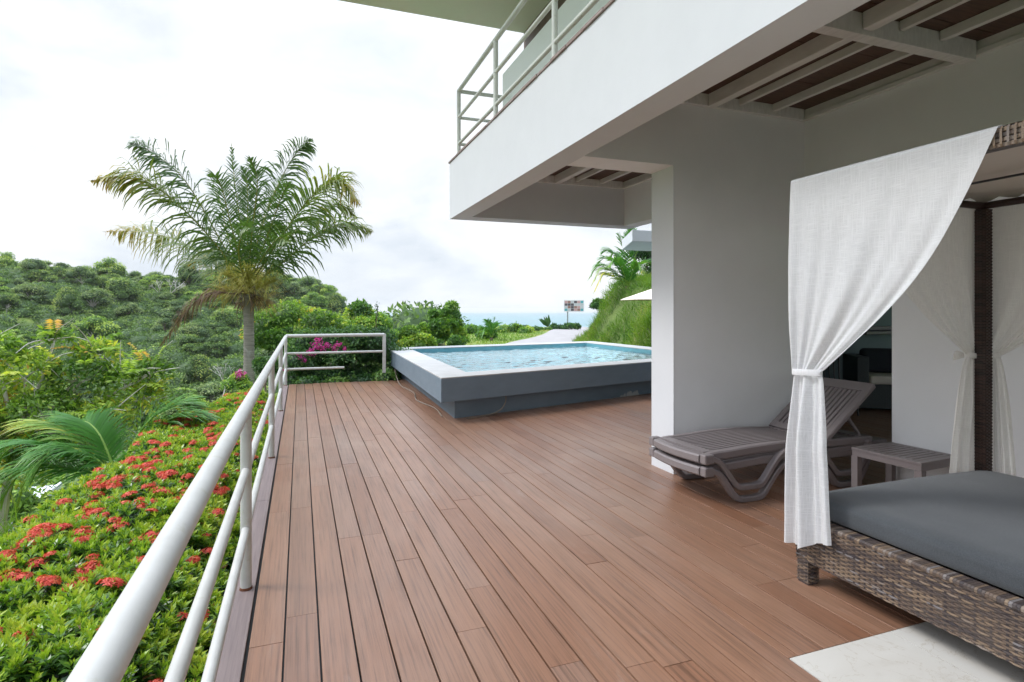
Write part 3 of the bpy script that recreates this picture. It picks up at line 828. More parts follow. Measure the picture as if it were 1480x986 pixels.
# rippled water surface, real waves
def water():
    nx, ny = 280, 280
    a = np.linspace(0, 1, nx); b = np.linspace(0, 1, ny)
    P = np.array(I4)
    U, Vv = np.meshgrid(a, b, indexing='ij')
    XY = (P[0] * (1 - U)[..., None] * (1 - Vv)[..., None] + P[3] * U[..., None] * (1 - Vv)[..., None] + P[1] * (1 - U)[..., None] * Vv[..., None] + P[2] * U[..., None] * Vv[..., None])
    Z = np.zeros((nx, ny))
    r2 = np.random.default_rng(3)
    for k in range(26):
        wl = r2.uniform(.09, .42); th = r2.uniform(0, 2 * np.pi); ph = r2.uniform(0, 6.28)
        Z += np.sin((XY[..., 0] * np.cos(th) + XY[..., 1] * np.sin(th)) * 2 * np.pi / wl + ph) * wl * .0078
    V = np.dstack([XY, .535 + Z]).reshape(-1, 3)
    idx = np.arange(nx * ny).reshape(nx, ny)
    Q = np.stack([idx[:-1, :-1], idx[1:, :-1], idx[1:, 1:], idx[:-1, 1:]], -1).reshape(-1, 4)
    npmesh('water', V, Q, M['water'], pool, smooth=True)
water()
hp = bez([(3.02, 8.52, .29), (2.98, 8.44, .17), (2.84, 8.36, .06), (2.60, 8.34, .012), (2.30, 8.22, .010)], 30)
q = MB(); q.tube(hp, .009, 8)
tag(q.build('hose', M['cable'], None, smooth=True), 'thin grey hose drooping from under the front pool rim', 'hose')
hp = bez([(1.98, 13.0, .29), (2.02, 12.9, .08), (2.0, 12.2, .012), (2.07, 11.2, .01), (1.94, 10.2, .012), (2.06, 9.3, .01), (2.0, 8.5, .012)], 50)
q = MB(); q.tube(hp, .009, 6)
tag(q.build('cable', M['cable'], None, smooth=True), 'loose brown cable lying on the deck along the left pool wall', 'cable')

# ============================================================ LOUNGERS
def lounger(back_deg, label):
    root = tag(empty('sun_lounger', (0, 0, 0)), label, 'sun lounger', 'stacked plastic sun loungers')
    Wd = .68; SZ = .335
    prof = lambda x: SZ + .022 * math.sin(min(max((x - .25) / 1.1, 0), 1) * math.pi) - .02 * max(0, .12 - x) / .12
    xs = [i * .06 for i in range(24)]
    m = MB()
    for yy in (.03, Wd - .03):
        m.sweep([(x, yy, prof(x) - .035) for x in [0.02 + i * .07 for i in range(20)]] + [(1.95, yy, SZ - .05)], (0, 1, 0), .07, .06)
    # bowed foot end plate and cross plates
    m.sweep([(-.0 - .035 * math.sin(math.pi * t) + .02, .03 + t * (Wd - .06), prof(.03) - .036 + .0 * t) for t in [i / 10 for i in range(11)]], (1, 0, 0), .072, .085)
    for x_ in (1.36,):
        m.box(x_ - .03, x_ + .03, .05, Wd - .05, prof(x_) - .06, prof(x_) - .003)
    m.build('seat_frame', M['plastic'], root, fixn=True)
    m = MB(); n = 12; pw = (Wd - .13) / n
    for i in range(n):
        y0 = .065 + i * pw
        m.sweep([(x, y0 + pw / 2, prof(x) - .014) for x in [.06 + k * .0765 for k in range(18)]], (0, 1, 0), .011, pw - .019)
    m.box(.05, .14, .06, Wd - .06, prof(.1) - .028, prof(.1) - .002)
    m.build('seat_slats', M['plastic'], root, fixn=True)
    fr = [(.03, .30), (.08, .285), (.16, .24), (.27, .10), (.34, .035), (.42, .024), (.54, .024), (.61, .05), (.72, .18), (.82, .265), (.96, .30)]
    rr_ = [(.96, .30), (1.12, .295), (1.26, .25), (1.38, .13), (1.46, .04), (1.54, .024), (1.66, .024), (1.74, .05), (1.83, .17), (1.87, .26), (1.86, .29)]
    for yy in (-.015, Wd + .015):
        for path in (fr, rr_):
            m = MB(); m.sweep(bez([(x, yy, z) for x, z in path], 44), (0, 1, 0), .048, .062)
            m.build('leg', M['plastic'], root, fixn=True)
        m = MB(); m.box(-.02, .075, yy - .035, yy + .035, SZ - .085, SZ - .005)
        m.build('corner_cap', M['plastic'], root, bevel=.012)
    # backrest
    a = R(back_deg); hx, hz = 1.385, prof(1.37) - .005
    dx, dz = math.cos(a), math.sin(a); nx, nz = -dz, dx
    P = lambda l, h: (hx + dx * l + nx * h, hz + dz * l + nz * h)
    LB_ = .76
    m = MB()
    for yy in (.035, Wd - .035):
        m.sweep([(P(l, 0)[0], yy, P(l, 0)[1]) for l in (0, .2, .4, .6, LB_)], (0, 1, 0), .045, .07)
    for l0, l1 in ((0.0, .07), (LB_ - .10, LB_ + .01)):
        (xa, za), (xb, zb) = P(l0, 0), P(l1, 0)
        m.sweep([(xa, Wd / 2, za), ((xa + xb) / 2, Wd / 2, (za + zb) / 2), (xb, Wd / 2, zb)], (0, 1, 0), .042, Wd - .015)
    n = 11; pw = (Wd - .14) / n
    for i in range(n):
        y0 = .07 + i * pw
        m.sweep([(P(l, 0)[0], y0 + pw / 2, P(l, 0)[1]) for l in (.05, .35, LB_ - .06)], (0, 1, 0), .02, pw - .014)
    m.build('backrest', M['plastic'], root, fixn=True)
    if back_deg > 10:
        m = MB()
        for yy in (.09, Wd - .09):
            x1, z1 = P(.40, -.02)
            m.sweep(bez([(x1, yy, z1), (x1 + .06, yy, z1 - .10), (x1 + .16, yy, SZ + .01), (x1 + .17, yy, SZ - .04)], 10), (0, 1, 0), .025, .03)
        x1, z1 = P(.40, -.02); m.box(x1 + .03, x1 + .055, .09, Wd - .09, z1 - .10, z1 - .075)
        m.build('back_support', M['plastic'], root, fixn=True)
    return root
lo = lounger(2, 'taupe plastic sun lounger lying flat at the bottom of the stack'); lo.location = (3.08, 3.88, 0); lo.rotation_euler = (0, 0, R(1.2))
hi = lounger(37, 'taupe plastic sun lounger on top of the stack with raised backrest'); hi.location = (3.075, 3.875, .103); hi.rotation_euler = (0, 0, R(1.2))

# ============================================================ SIDE TABLE
st = tag(empty('side_table', (4.79, 3.44, 0), R(4)), 'low square taupe plastic table with slotted top beside the loungers', 'side table')
m = MB(); S_ = .26; hz = .41
for x0, x1, y0, y1 in ((-S_, S_, -.29, -.235), (-S_, S_, .235, .29), (-S_, -S_ + .055, -.235, .235), (S_ - .055, S_, -.235, .235)):
    m.box(x0, x1, y0, y1, hz - .022, hz)
n = 9; pw = .47 / n
for i in range(n): m.box(-S_ + .055, S_ - .055, -.235 + i * pw + .006, -.235 + (i + 1) * pw - .006, hz - .016, hz - .001)
m.build('table_top', M['plastic'], st, bevel=.003)
m = MB()
for x0, x1, y0, y1 in ((-S_ + .005, S_ - .005, -.285, -.265), (-S_ + .005, S_ - .005, .265, .285), (-S_ + .005, -S_ + .025, -.265, .265), (S_ - .025, S_ - .005, -.265, .265)):
    m.box(x0, x1, y0, y1, hz - .07, hz - .0225)
m.build('apron', M['plastic'], st)
for sx in (-1, 1):
    for sy in (-1, 1):
        m = MB(); x0 = sx * (S_ - .0); x1 = sx * (S_ - .06); y0 = sy * .29; y1 = sy * .235
        m.prism([(x0, y0), (x1, y0), (x1, y0 - sy * .012), (x0 - sx * .012, y0 - sy * .012), (x0 - sx * .012, y1), (x0, y1)], 0, hz - .071)
        m.prism([(x0 - sx * .013, y0 - sy * .013), (x1, y0 - sy * .013), (x1, y1), (x0 - sx * .013, y1)], 0.002, hz - .072)
        m.build('leg', M['plastic'], st, fixn=True)

# ============================================================ DAYBED
def weave(mb, O, U, Vd, Nn, w, h, ph=.0105, pv=.031, amp=.004, dark=False, r0=None):
    O, U, Vd, Nn = Vector(O), Vector(U).normalized(), Vector(Vd).normalized(), Vector(Nn).normalized()
    rows = max(1, int(round(h / ph))); ph = h / rows; ns = max(2, int(w / (pv / 4)))
    rr = r0 or random
    # stakes
    k = 0
    while k * pv < w:
        mb.cur = rr.uniform(.0, .35)
        c = O + U * min(k * pv + pv * .25, w - .004)
        a = [c - U * .006 + Nn * .001, c + U * .006 + Nn * .001]
        V = [a[0], a[1], a[1] + Vd * h, a[0] + Vd * h]
        mb.add(V, [(0, 1, 2, 3)]); k += 1
    for r in range(rows):
        z0 = r * ph + ph * .06; z1 = (r + 1) * ph - ph * .06; zm = (z0 + z1) / 2
        base = rr.uniform(0, 1)
        V = []; Fc = []; rs = []
        for i in range(ns + 1):
            x = w * i / ns
            o = amp * math.sin(math.pi * (x / pv + .25) + (math.pi if r % 2 else 0)) + .003
            p = O + U * x
            V += [p + Vd * z0 + Nn * (o - .002), p + Vd * (z0 * .7 + zm * .3) + Nn * (o + .0012), p + Vd * (z1 * .7 + zm * .3) + Nn * (o + .0012), p + Vd * z1 + Nn * (o - .002)]
            if i % 9 == 0: base = min(1, max(0, .6 * base + .4 * rr.random() + rr.uniform(-.25, .25)))
            rs += [base] * 4
        for i in range(ns):
            for q in range(3): Fc.append((i * 4 + q, i * 4 + 4 + q, i * 4 + 5 + q, i * 4 + 1 + q))
        mb.add(V, Fc); mb.r[-len(V):] = rs
db = tag(empty('daybed', (0, 0, 0)), 'large brown wicker daybed with canopy posts at the right of the deck', 'daybed')
BX0, BX1, BY0, BY1 = 2.765, 4.44, .52, 2.645
m = MB(); m.cur = .1
m.box(BX0 + .012, BX1 - .012, BY0, BY1 - .012, .145, .375); m.cur = .5
weave(m, (BX0 + .008, BY1, .135), (0, -1, 0), (0, 0, 1), (-1, 0, 0), BY1 - BY0, .245)
weave(m, (BX0 + .0, BY1 - .008, .135), (1, 0, 0), (0, 0, 1), (0, 1, 0), BX1 - BX0, .245)
# woven top edge: broad strands wrapped across the rim
k = 0
while BY1 - k * .0145 > BY0:
    m.cur = random.random(); y = BY1 - k * .0145
    p = [(BX0 - .004, .372), (BX0 - .006, .385), (BX0 + .004, .393), (BX0 + .075, .393), (BX0 + .08, .36)]
    V = [(x, y, z) for x, z in p] + [(x, y - .0125, z) for x, z in p]
    m.add(V, [(i, i + 5, i + 6, i + 1) for i in range(4)]); k += 1
m.build('bed_frame', M['wicker'], db)
for lx, ly in ((BX0, BY1), (BX0, BY0 + .1), (BX1 - .09, BY1), (BX1 - .09, BY0 + .1)):
    m = MB(); m.cur = .1; m.box(lx + .01, lx + .082, ly - .082, ly - .01, 0.0, .144)
    if ly > 2:
        weave(m, (lx + .010, ly - .005, .01), (0, -1, 0), (0, 0, 1), (-1, 0, 0), .082, .125, pv=.028)
        weave(m, (lx + .005, ly - .084, .01), (1, 0, 0), (0, 0, 1), (0, -1, 0), .082, .125, pv=.028)
        m.cur = .0
    m.build('leg', M['wicker'], db)
def post(x, y):
    m = MB(); m.cur = .2; m.box(x - .031, x + .031, y - .031, y + .031, .38, 2.29)
    weave(m, (x - .031, y + .034, .38), (0, -1, 0), (0, 0, 1), (-1, 0, 0), .068, 1.91, ph=.011, pv=.021, amp=.002)
    weave(m, (x - .034, y - .031, .38), (1, 0, 0), (0, 0, 1), (0, -1, 0), .068, 1.91, ph=.011, pv=.021, amp=.002)
    m.build('canopy_post', M['wicker_dark'], db)
PX0, PX1, PY0, PY1 = 2.81, 4.385, .58, 2.60
for x_, y_ in ((PX0, PY1), (PX1, PY1), (PX0, PY0), (PX1, PY0)): post(x_, y_)
m = MB(); m.cur = .15; m.box(2.775, 2.845, .54, 2.64, 2.292, 2.368)
m.cur = .5
weave(m, (2.772, 2.64, 2.286), (0, -1, 0), (0, 0, 1), (-1, 0, 0), 2.1, .086, ph=.0215, pv=.024, amp=.003)
k = 0
while 2.64 - k * .026 > .56:
    m.cur = random.uniform(.7, 1); y = 2.64 - k * .026
    p = [(2.764, 2.290), (2.758, 2.30), (2.758, 2.36), (2.766, 2.375), (2.85, 2.375)]
    m.add([(x, y, z) for x, z in p] + [(x, y - .009, z) for x, z in p], [(i, i + 5, i + 6, i + 1) for i in range(4)]); k += 1
m.build('canopy_beam', M['wicker'], db)
m = MB(); m.cur = .3
m.tube([(PX1, .55, 2.315), (PX1, 2.64, 2.315)], .024, 10); m.build('canopy_beam', M['wicker_dark'], db, smooth=True)
m = MB(); m.cur = .3
m.tube([(2.85, PY1, 2.315), (4.42, PY1, 2.315)], .024, 10); m.build('canopy_beam', M['wicker_dark'], db, smooth=True)
m = MB(); m.tube([(3.70, .56, 2.345), (3.70, 2.6, 2.345)], .007, 8); m.build('canopy_bar', M['black'], db, smooth=True)
# canopy cloth lying over the bar and beams, edge hanging a little
nx, ny = 40, 40
V = []
for i in range(nx + 1):
    for j in range(ny + 1):
        a, b = i / nx, j / ny
        x = 2.80 + a * 1.62; y = .53 + b * 2.10
        edge = min(a, 1 - a, b, 1 - b)
        z = 2.385 - .022 * (1 - abs((x - 3.70) / .9)) * 0 - .028 * math.sin(math.pi * min(1, max(0, (x - 3.72) / .66))) * math.sin(math.pi * b) - .02 * math.sin(math.pi * min(1, max(0, (x - 2.86) / .82))) * math.sin(math.pi * b)
        z -= .03 * max(0, (.025 - edge) / .025) * (1 + .5 * math.sin(j * 1.9 + i * 1.3)) * (0 if a < .05 else 1)
        V.append((x, y, z + .003 * mnoise.noise(Vector((x * 4, y * 4, 0)))))
Q = [(i * (ny + 1) + j, (i + 1) * (ny + 1) + j, (i + 1) * (ny + 1) + j + 1, i * (ny + 1) + j + 1) for i in range(nx) for j in range(ny)]
npmesh('canopy', V, Q, M['canopy'], db, smooth=True)

# mattress lies on the daybed
def mattress():
    nx, ny, nz = 60, 76, 10
    import bmesh
    bm = bmesh.new(); bmesh.ops.create_cube(bm, size=1)
    bmesh.ops.subdivide_edges(bm, edges=bm.edges[:], cuts=23, use_grid_fill=True)
    x0, x1, y0, y1, z0, z1 = 2.825, 4.425, .54, 2.625, .385, .525
    r = .052
    for v in bm.verts:
        p = Vector(((v.co.x + .5) * (x1 - x0) + x0, (v.co.y + .5) * (y1 - y0) + y0, (v.co.z + .5) * (z1 - z0) + z0))
        # bias rows to the border
        def edge(t): return t
        c = Vector((min(max(p.x, x0 + r), x1 - r), min(max(p.y, y0 + r), y1 - r), min(max(p.z, z0 + r), z1 - r)))
        d = p - c
        if d.length > 1e-6:
            mxd = max(abs(d.x), abs(d.y), abs(d.z)); p = c + d.normalized() * r * (mxd / r)
        k = (p.z - z0) / (z1 - z0)
        p.z += k * (.012 * math.sin(math.pi * (p.x - x0) / (x1 - x0)) + .004 * mnoise.noise(Vector((p.x * 2.2, p.y * 2.2, 0))) + .002 * mnoise.noise(Vector((p.x * 9, p.y * 9, 5))))
        p.x += .006 * mnoise.noise(Vector((p.y * 2, 1, p.z * 3))) * (1 if p.x < x0 + .1 else 0)
        v.co = p
    me = bpy.data.meshes.new('mattress'); bm.to_mesh(me); bm.free()
    me.polygons.foreach_set('use_smooth', [True] * len(me.polygons)); me.materials.append(M['charcoal'])
    ob = bpy.data.objects.new('mattress', me); COL.objects.link(ob)
    md = ob.modifiers.new('sub', 'SUBSURF'); md.levels = 1; md.render_levels = 1
    tag(ob, 'thick charcoal grey mattress lying on the wicker daybed', 'mattress')
mattress()

# ============================================================ CURTAINS
_t = np.linspace(0, 1, 41); _k = np.interp(_t, [0, .25, .50, .68, .85, 1.0], [1.0, .865, .72, .555, .38, .18])
_kp = np.concatenate([2 * _k[0] - _k[6:0:-1], _k, 2 * _k[-1] - _k[-2:-8:-1]])
TT, EE = _t, np.convolve(_kp, np.ones(13) / 13, 'valid')
def curtain(name, label, P0, dirv, nrm, width, ztop, ztie, zbots, tie_a, low, mat, seed, nf=7, amp=.022, tails=True, lownorm=0.0, wrap=.09):
    rr = np.random.default_rng(seed)
    d = Vector(dirv).normalized(); n = Vector(nrm).normalized(); P0 = Vector(P0)
    root = tag(empty(name, tuple(P0)), label, 'curtain'); 
    ns, nt_ = 130, 90
    ph = rr.uniform(0, 6.28, 5); fr = [nf * .55, nf, nf * 1.7, nf * 2.6]
    wts = [.9, 1.0, .5, .25]
    fold = lambda s: sum(w_ * math.sin(f_ * 6.283 * (s + .06 * math.sin(5 * s + ph[4])) + p_) for w_, f_, p_ in zip(wts, fr, ph)) / 1.9
    def pt(a, z, off): q = d * a + n * off; return (q.x, q.y, z - P0.z)
    V = []
    rows = []
    # cloth wrapped over the beam
    for w_ in range(4):
        f_ = w_ / 4
        rows.append([pt(width * s, ztop + .012 * math.sin(f_ * 3.14 / 2), -wrap * (1 - f_) ) for s in np.linspace(0, 1, ns + 1)])
    for i in range(nt_ + 1):
        t = i / nt_
        E = np.interp(t, TT, EE); E = E * width if t < 1 else EE[-1] * width
        E = tie_a[1] + (width - tie_a[1]) * (E / width - EE[-1]) / (1 - EE[-1])
        A0 = tie_a[0] * t ** 3 - .015 * math.sin(math.pi * t)
        z = ztop + (ztie - ztop) * t
        row = []
        for s in np.linspace(0, 1, ns + 1):
            a = A0 + (E - A0) * s
            am = amp * (.10 + .90 * t ** 1.4) * (1 - .35 * max(0, (t - .8) / .2))
            sg = -.02 * math.sin(math.pi * s) * math.sin(math.pi * t) * 0
            zz = z - .012 * s * (1 - s) * 4 * (1 - t) * (.3) - .05 * s * math.sin(math.pi * t) * (1 - t)
            row.append(pt(a, zz, am * fold(s) + .004 * mnoise.noise(Vector((s * 5, t * 4, seed)))))
        rows.append(row)
    nl = 56
    for i in range(1, nl + 1):
        t = i / nl
        row = []
        for s in np.linspace(0, 1, ns + 1):
            aL = tie_a[0] + (low[0] - tie_a[0]) * (t ** .6); aR = tie_a[1] + (low[1] - tie_a[1]) * (t ** .6)
            a = aL + (aR - aL) * s
            zb = np.interp(s, [0, .45, .75, 1], zbots)
            z = ztie + (zb - ztie) * t
            am = amp * (.65 + 1.1 * min(1, t * 3) - .25 * t)
            row.append(pt(a, z, lownorm * min(1, t * 2.2) + am * fold(s * .8 + .1) + .005 * mnoise.noise(Vector((s * 6, t * 3, seed + 7)))))
        rows.append(row)
    V = [p for r_ in rows for p in r_]; k = ns + 1
    Q = [(i * k + j, i * k + j + 1, (i + 1) * k + j + 1, (i + 1) * k + j) for i in range(len(rows) - 1) for j in range(ns)]
    cl = npmesh('cloth', V, Q, mat, root, smooth=True)
    # tie band
    m = MB(); ca = (tie_a[0] + tie_a[1]) / 2; ra = (tie_a[1] - tie_a[0]) / 2 + .008; V = []; kk = 28
    for i in range(kk):
        a_ = 2 * math.pi * i / kk
        for h_ in (.018, .006, -.006, -.018):
            V.append(pt(ca + ra * math.cos(a_), ztie + h_ + .006 * math.cos(a_), (amp * 1.0 + .012 + .002 * math.cos(h_ * 200)) * math.sin(a_)))
    Fc = [(i * 4 + q, ((i + 1) % kk) * 4 + q, ((i + 1) % kk) * 4 + q + 1, i * 4 + q + 1) for i in range(kk) for q in range(3)]
    m.add(V, Fc); m.build('tieback', mat, root, smooth=False)
    if tails:
        m = MB()
        for sg in (-1, 1):
            L0 = [pt(ca - .03, ztie, amp + .015), pt(ca + tails * .05 * (1.2 + sg * .3), ztie + .012 * sg, amp + .035), pt(ca + tails * .12, ztie - .045 - .02 * sg, amp + .02)]
            L0 = bez(L0, 8); V = []
            for i, p in enumerate(L0):
                w_ = .005 + .012 * math.sin(i / 7 * 3.14); V += [p + Vector((0, 0, w_)), p - Vector((0, 0, w_))]
            m.add(V, [(2 * i, 2 * i + 1, 2 * i + 3, 2 * i + 2) for i in range(7)])
        m.build('bow', mat, root)
    return root
c1 = curtain('curtain', 'sheer white linen curtain tied back at the near corner of the daybed', (2.752, 2.665, 0), (0, -1, 0), (-1, 0, 0), 1.09, 2.372, 1.245, (.225, .235, .30, .315), (.02, .205), (-.02, .30), M['linen'], 3, nf=4, amp=.030, tails=0, lownorm=.045)
c2 = curtain('curtain', 'cream linen curtain tied at the far corner post, its bow on the left', (4.40, 2.652, 0), (-1, 0, 0), (0, 1, 0), 1.15, 2.325, 1.29, (.40, .40, .40, .40), (.015, .10), (.02, .30), M['linen_b'], 8, nf=5, amp=.020, tails=1, wrap=.03)
c3 = curtain('curtain', 'cream linen curtain at the far corner post hanging on its right side', (4.448, 2.61, 0), (0, -1, 0), (1, 0, 0), 1.1, 2.325, 1.29, (.40, .40, .40, .40), (-.02, .07), (-.03, .17), M['linen_b'], 12, nf=4, amp=.020, tails=0, wrap=.03)

# ============================================================ THINGS IN THE LIVING ROOM
sf = tag(empty('sofa', (8.37, 6.78, 0), R(-35)), 'black wicker sofa with cream seat cushion inside the doorway', 'sofa')
m = MB(); m.box(0, 2.1, 0, .8, .04, .42); m.box(0, .17, 0, .8, .42, .86); m.box(1.93, 2.1, 0, .8, .42, .86); m.box(.17, 1.93, .68, .8, .42, .86)
m.build('sofa_frame', M['black_wicker'], sf, bevel=.01)
m = MB(); m.box(.18, 1.92, -.01, .66, .425, .56); m.build('seat_cushion', M['cream_cloth'], sf, bevel=.04, seg=3)
m = MB(); m.box(.20, .80, .48, .66, .57, .97); m.build('throw_pillow', M['navy_cloth'], sf, bevel=.07, seg=3)
m = MB(); m.box(.82, 1.40, .48, .66, .57, 1.0); m.build('back_cushion', M['cream_cloth'], sf, bevel=.08, seg=3)
dc = tag(empty('dining_chair', (7.85, 6.72, 0), R(-20)), 'black spindle back dining chair beside the dark sofa', 'chair')
m = MB(); m.box(-.22, .22, -.21, .21, .43, .465); m.build('seat', M['black'], dc, bevel=.015)
for sx in (-1, 1):
    for sy in (-1, 1):
        m = MB(); m.tube([(sx * .17, sy * .16, .43), (sx * .22, sy * .21, 0)], [.018, .013], 8); m.build('leg', M['black'], dc, smooth=True)
m = MB()
for sx in (-2, -1, 0, 1, 2): m.tube([(sx * .075, .18, .46), (sx * .09, .26, .93)], .009 if abs(sx) < 2 else .013, 8)
m.box(-.21, .21, .245, .275, .90, .97)
m.build('backrest', M['black'], dc)
sh = MB(); sh.box(9.2, 11.2, 7.28, 7.545, 1.18, 1.24); sh.box(9.2, 11.2, 7.50, 7.545, 1.24, 1.32)
tag(sh.build('wall_shelf', M['black'], bevel=.01), 'dark shelf on the teal wall above the sofa', 'shelf')
# ============================================================ HEDGE
def hedge_z(x, y, outer):
    a = (x - outer); b = (-0.43 - x)
    z = 0.12 + .10 * mnoise.noise(Vector((x * 1.3, y * 1.1, 0))) + .06 * mnoise.noise(Vector((x * 3.7, y * 3.7, 2)))
    z -= .85 * (1 - float(smooth(0, .55, a))) ** 2 + .20 * (1 - float(smooth(0, .35, b)))
    return z
def outer_x(y):
    return float(np.interp(y, [-1, 3, 6, 9.3, 10.6, 11.8, 12.6], [-2.3, -2.25, -2.1, -1.98, -1.55, -.95, -.60])) + .10 * math.sin(y * 2.1)
hg = tag(empty('flowering_hedge', (0, 0, 0)), 'dense green hedge with red flower heads along the deck railing', 'hedge')
def hedge():
    nx, ny = 44, 160
    V = []
    for j in range(ny + 1):
        y = -.8 + 13.2 * j / ny; o = outer_x(y)
        for i in range(nx + 1):
            x = o + (-.43 - o) * i / nx
            V.append((x, y, hedge_z(x, y, o) - .10))
        V.append((o - .1, y, -3.0))
    k = nx + 2
    Q = [(j * k + i, j * k + i + 1, (j + 1) * k + i + 1, (j + 1) * k + i) for j in range(ny) for i in range(nx)]
    Q += [(j * k + nx + 1, j * k, (j + 1) * k, (j + 1) * k + nx + 1) for j in range(ny)]
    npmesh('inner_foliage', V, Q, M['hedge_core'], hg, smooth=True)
    lb = LB(); r = np.random.default_rng(21)
    C = []; 
    y = -.3
    pts = []
    for _ in range(25000):
        yy = .2 + 12.0 * r.uniform() ** 1.55
        o = outer_x(yy); xx = o - .05 + (-.41 - o + .05) * r.uniform()
        pts.append((xx, yy, hedge_z(xx, yy, o)))
    pts = np.array(pts); e = .06
    zx = np.array([hedge_z(p[0] + e, p[1], outer_x(p[1])) - hedge_z(p[0] - e, p[1], outer_x(p[1])) for p in pts]) / (2 * e)
    n0 = unit(np.stack([-zx * .8, np.zeros(len(pts)), np.ones(len(pts))], -1))
    k = len(pts)
    up = unit(n0 + r.normal(0, .22, (k, 3)))
    lush = np.array([mnoise.noise(Vector((p[0] * 2.1, p[1] * 2.1, 9))) for p in pts])  # patchy noise: lusher sprigs get longer, yellower leaves
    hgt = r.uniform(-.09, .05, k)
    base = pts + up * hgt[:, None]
    vig = np.clip(.5 + .55 * lush + (hgt + .02) * 4.5, 0, 1)
    t1 = unit(np.cross(up, r.normal(0, 1, (k, 3)))); t2 = np.cross(up, t1)
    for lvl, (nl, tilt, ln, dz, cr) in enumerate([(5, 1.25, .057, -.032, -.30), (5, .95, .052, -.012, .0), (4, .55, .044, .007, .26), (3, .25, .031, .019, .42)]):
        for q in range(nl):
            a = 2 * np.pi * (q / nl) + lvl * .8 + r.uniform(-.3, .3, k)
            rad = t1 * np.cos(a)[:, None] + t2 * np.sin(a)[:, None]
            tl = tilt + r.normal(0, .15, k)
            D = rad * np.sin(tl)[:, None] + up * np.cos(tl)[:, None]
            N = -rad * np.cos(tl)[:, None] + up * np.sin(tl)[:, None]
            L_ = ln * r.uniform(.65, 1.3, k) * (1 + .25 * lush)
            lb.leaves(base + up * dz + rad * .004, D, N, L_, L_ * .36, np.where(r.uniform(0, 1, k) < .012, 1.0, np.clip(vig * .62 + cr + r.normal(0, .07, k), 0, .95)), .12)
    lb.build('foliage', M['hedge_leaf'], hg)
    # flower heads
    def head(seed):
        l2 = LB(); rr = np.random.default_rng(seed); m_ = 46
        ph = rr.uniform(0, 6.28, m_); c = np.sqrt(rr.uniform(0, 1, m_)) * 1.25
        dirs = np.stack([np.sin(c) * np.cos(ph), np.sin(c) * np.sin(ph), np.cos(c)], -1)
        P = dirs * np.array([.052, .052, .030])[None] * rr.uniform(.85, 1.1, (m_, 1))
        tone = rr.uniform(.1, .7, m_)
        for q in range(4):
            a = q * np.pi / 2 + rr.uniform(-.3, .3, m_)
            u_ = unit(np.cross(dirs, rr.normal(0, 1, (m_, 3)))) if q == 0 else u_
            v_ = np.cross(dirs, u_)
            D = u_ * np.cos(a)[:, None] + v_ * np.sin(a)[:, None] + dirs * .25
            l2.leaves(P, D, dirs, .0155, .0085, np.clip(tone + rr.normal(0, .08, m_), 0, 1), .1)
        # buds and stalk
        P2 = dirs * .035
        l2.leaves(P2 * .2, dirs, u_, .036, .004, .2, 0)
        return l2
    metas = [np.random.default_rng(s) for s in range(4)]
    protos = []
    # positions measured against the photograph: a few big groups near, then scattered
    near = [(45, 800), (60, 828), (88, 786), (70, 800), (15, 822), (120, 790), (133, 832), (215, 718), (228, 700), (160, 770), (205, 745), (240, 700), (250, 720), (235, 690), (185, 700), (165, 715),
            (200, 660), (215, 655), (222, 650), (152, 655), (188, 672), (140, 680), (270, 700), (272, 716), (300, 690), (283, 668), (262, 640), (245, 640), (305, 600), (262, 598), (330, 585), (300, 592), (345, 620), (372, 600),
            (378, 584), (368, 600), (345, 640), (320, 640), (318, 700), (290, 762), (245, 690), (205, 685), (180, 735), (130, 740), (110, 855), (60, 855), (232, 962), (268, 975), (285, 800), (230, 720), (175, 640), (210, 620), (250, 625), (235, 650), (140, 750), (25, 845)]
    P = []
    rq = random.Random(8)
    for (u_, v_) in near:
        for rep in range(2):
            p = pix(u_ + rq.uniform(-7, 7) * (1 + rep), v_ + rq.uniform(-5, 5) * (1 + rep), .12)
            if outer_x(p.y) + .02 < p.x < -.42: P.append(p)
    for _ in range(240):
        yy = rq.uniform(2.2, 11.8); o = outer_x(yy); xx = rq.uniform(o + .05, -.45)
        P.append(Vector((xx, yy, 0)))
    P.sort(key=lambda p: p.length)
    heads = [head(s) for s in range(5)]
    prot = [h.build('flower_head', M['ixora'], None) for h in heads]
    first = [True] * 5
    rest = MB(); RV = []; RQ = []; RR_ = []; n_ = 0
    for i, p in enumerate(P):
        z = hedge_z(p.x, p.y, outer_x(p.y)) + rq.uniform(.015, .055)
        s_ = rq.uniform(.6, 1.3) * (1.12 if i < 60 else 1.05)
        j = rq.randrange(5)
        if i < 98:
            if first[j]: ob = prot[j]; first[j] = False
            else: ob = prot[j].copy(); COL.objects.link(ob)
            ob.parent = hg; ob.location = (p.x, p.y, z); ob.scale = (s_, s_, s_ * .9)
            ob.rotation_euler = (rq.uniform(-.35, .35), rq.uniform(-.35, .35), rq.uniform(0, 6.28))
        else:
            V_ = np.concatenate(heads[j].V) * s_ + np.array([p.x, p.y, z]); RV.append(V_); RQ.append(np.concatenate(heads[j].Q) + n_); RR_.append(np.concatenate(heads[j].Rn)); n_ += len(V_)
    f_ = npmesh('far_flower_heads', np.concatenate(RV), np.concatenate(RQ), M['ixora'], hg, np.concatenate(RR_)); f_['kind'] = 'stuff'
hedge()

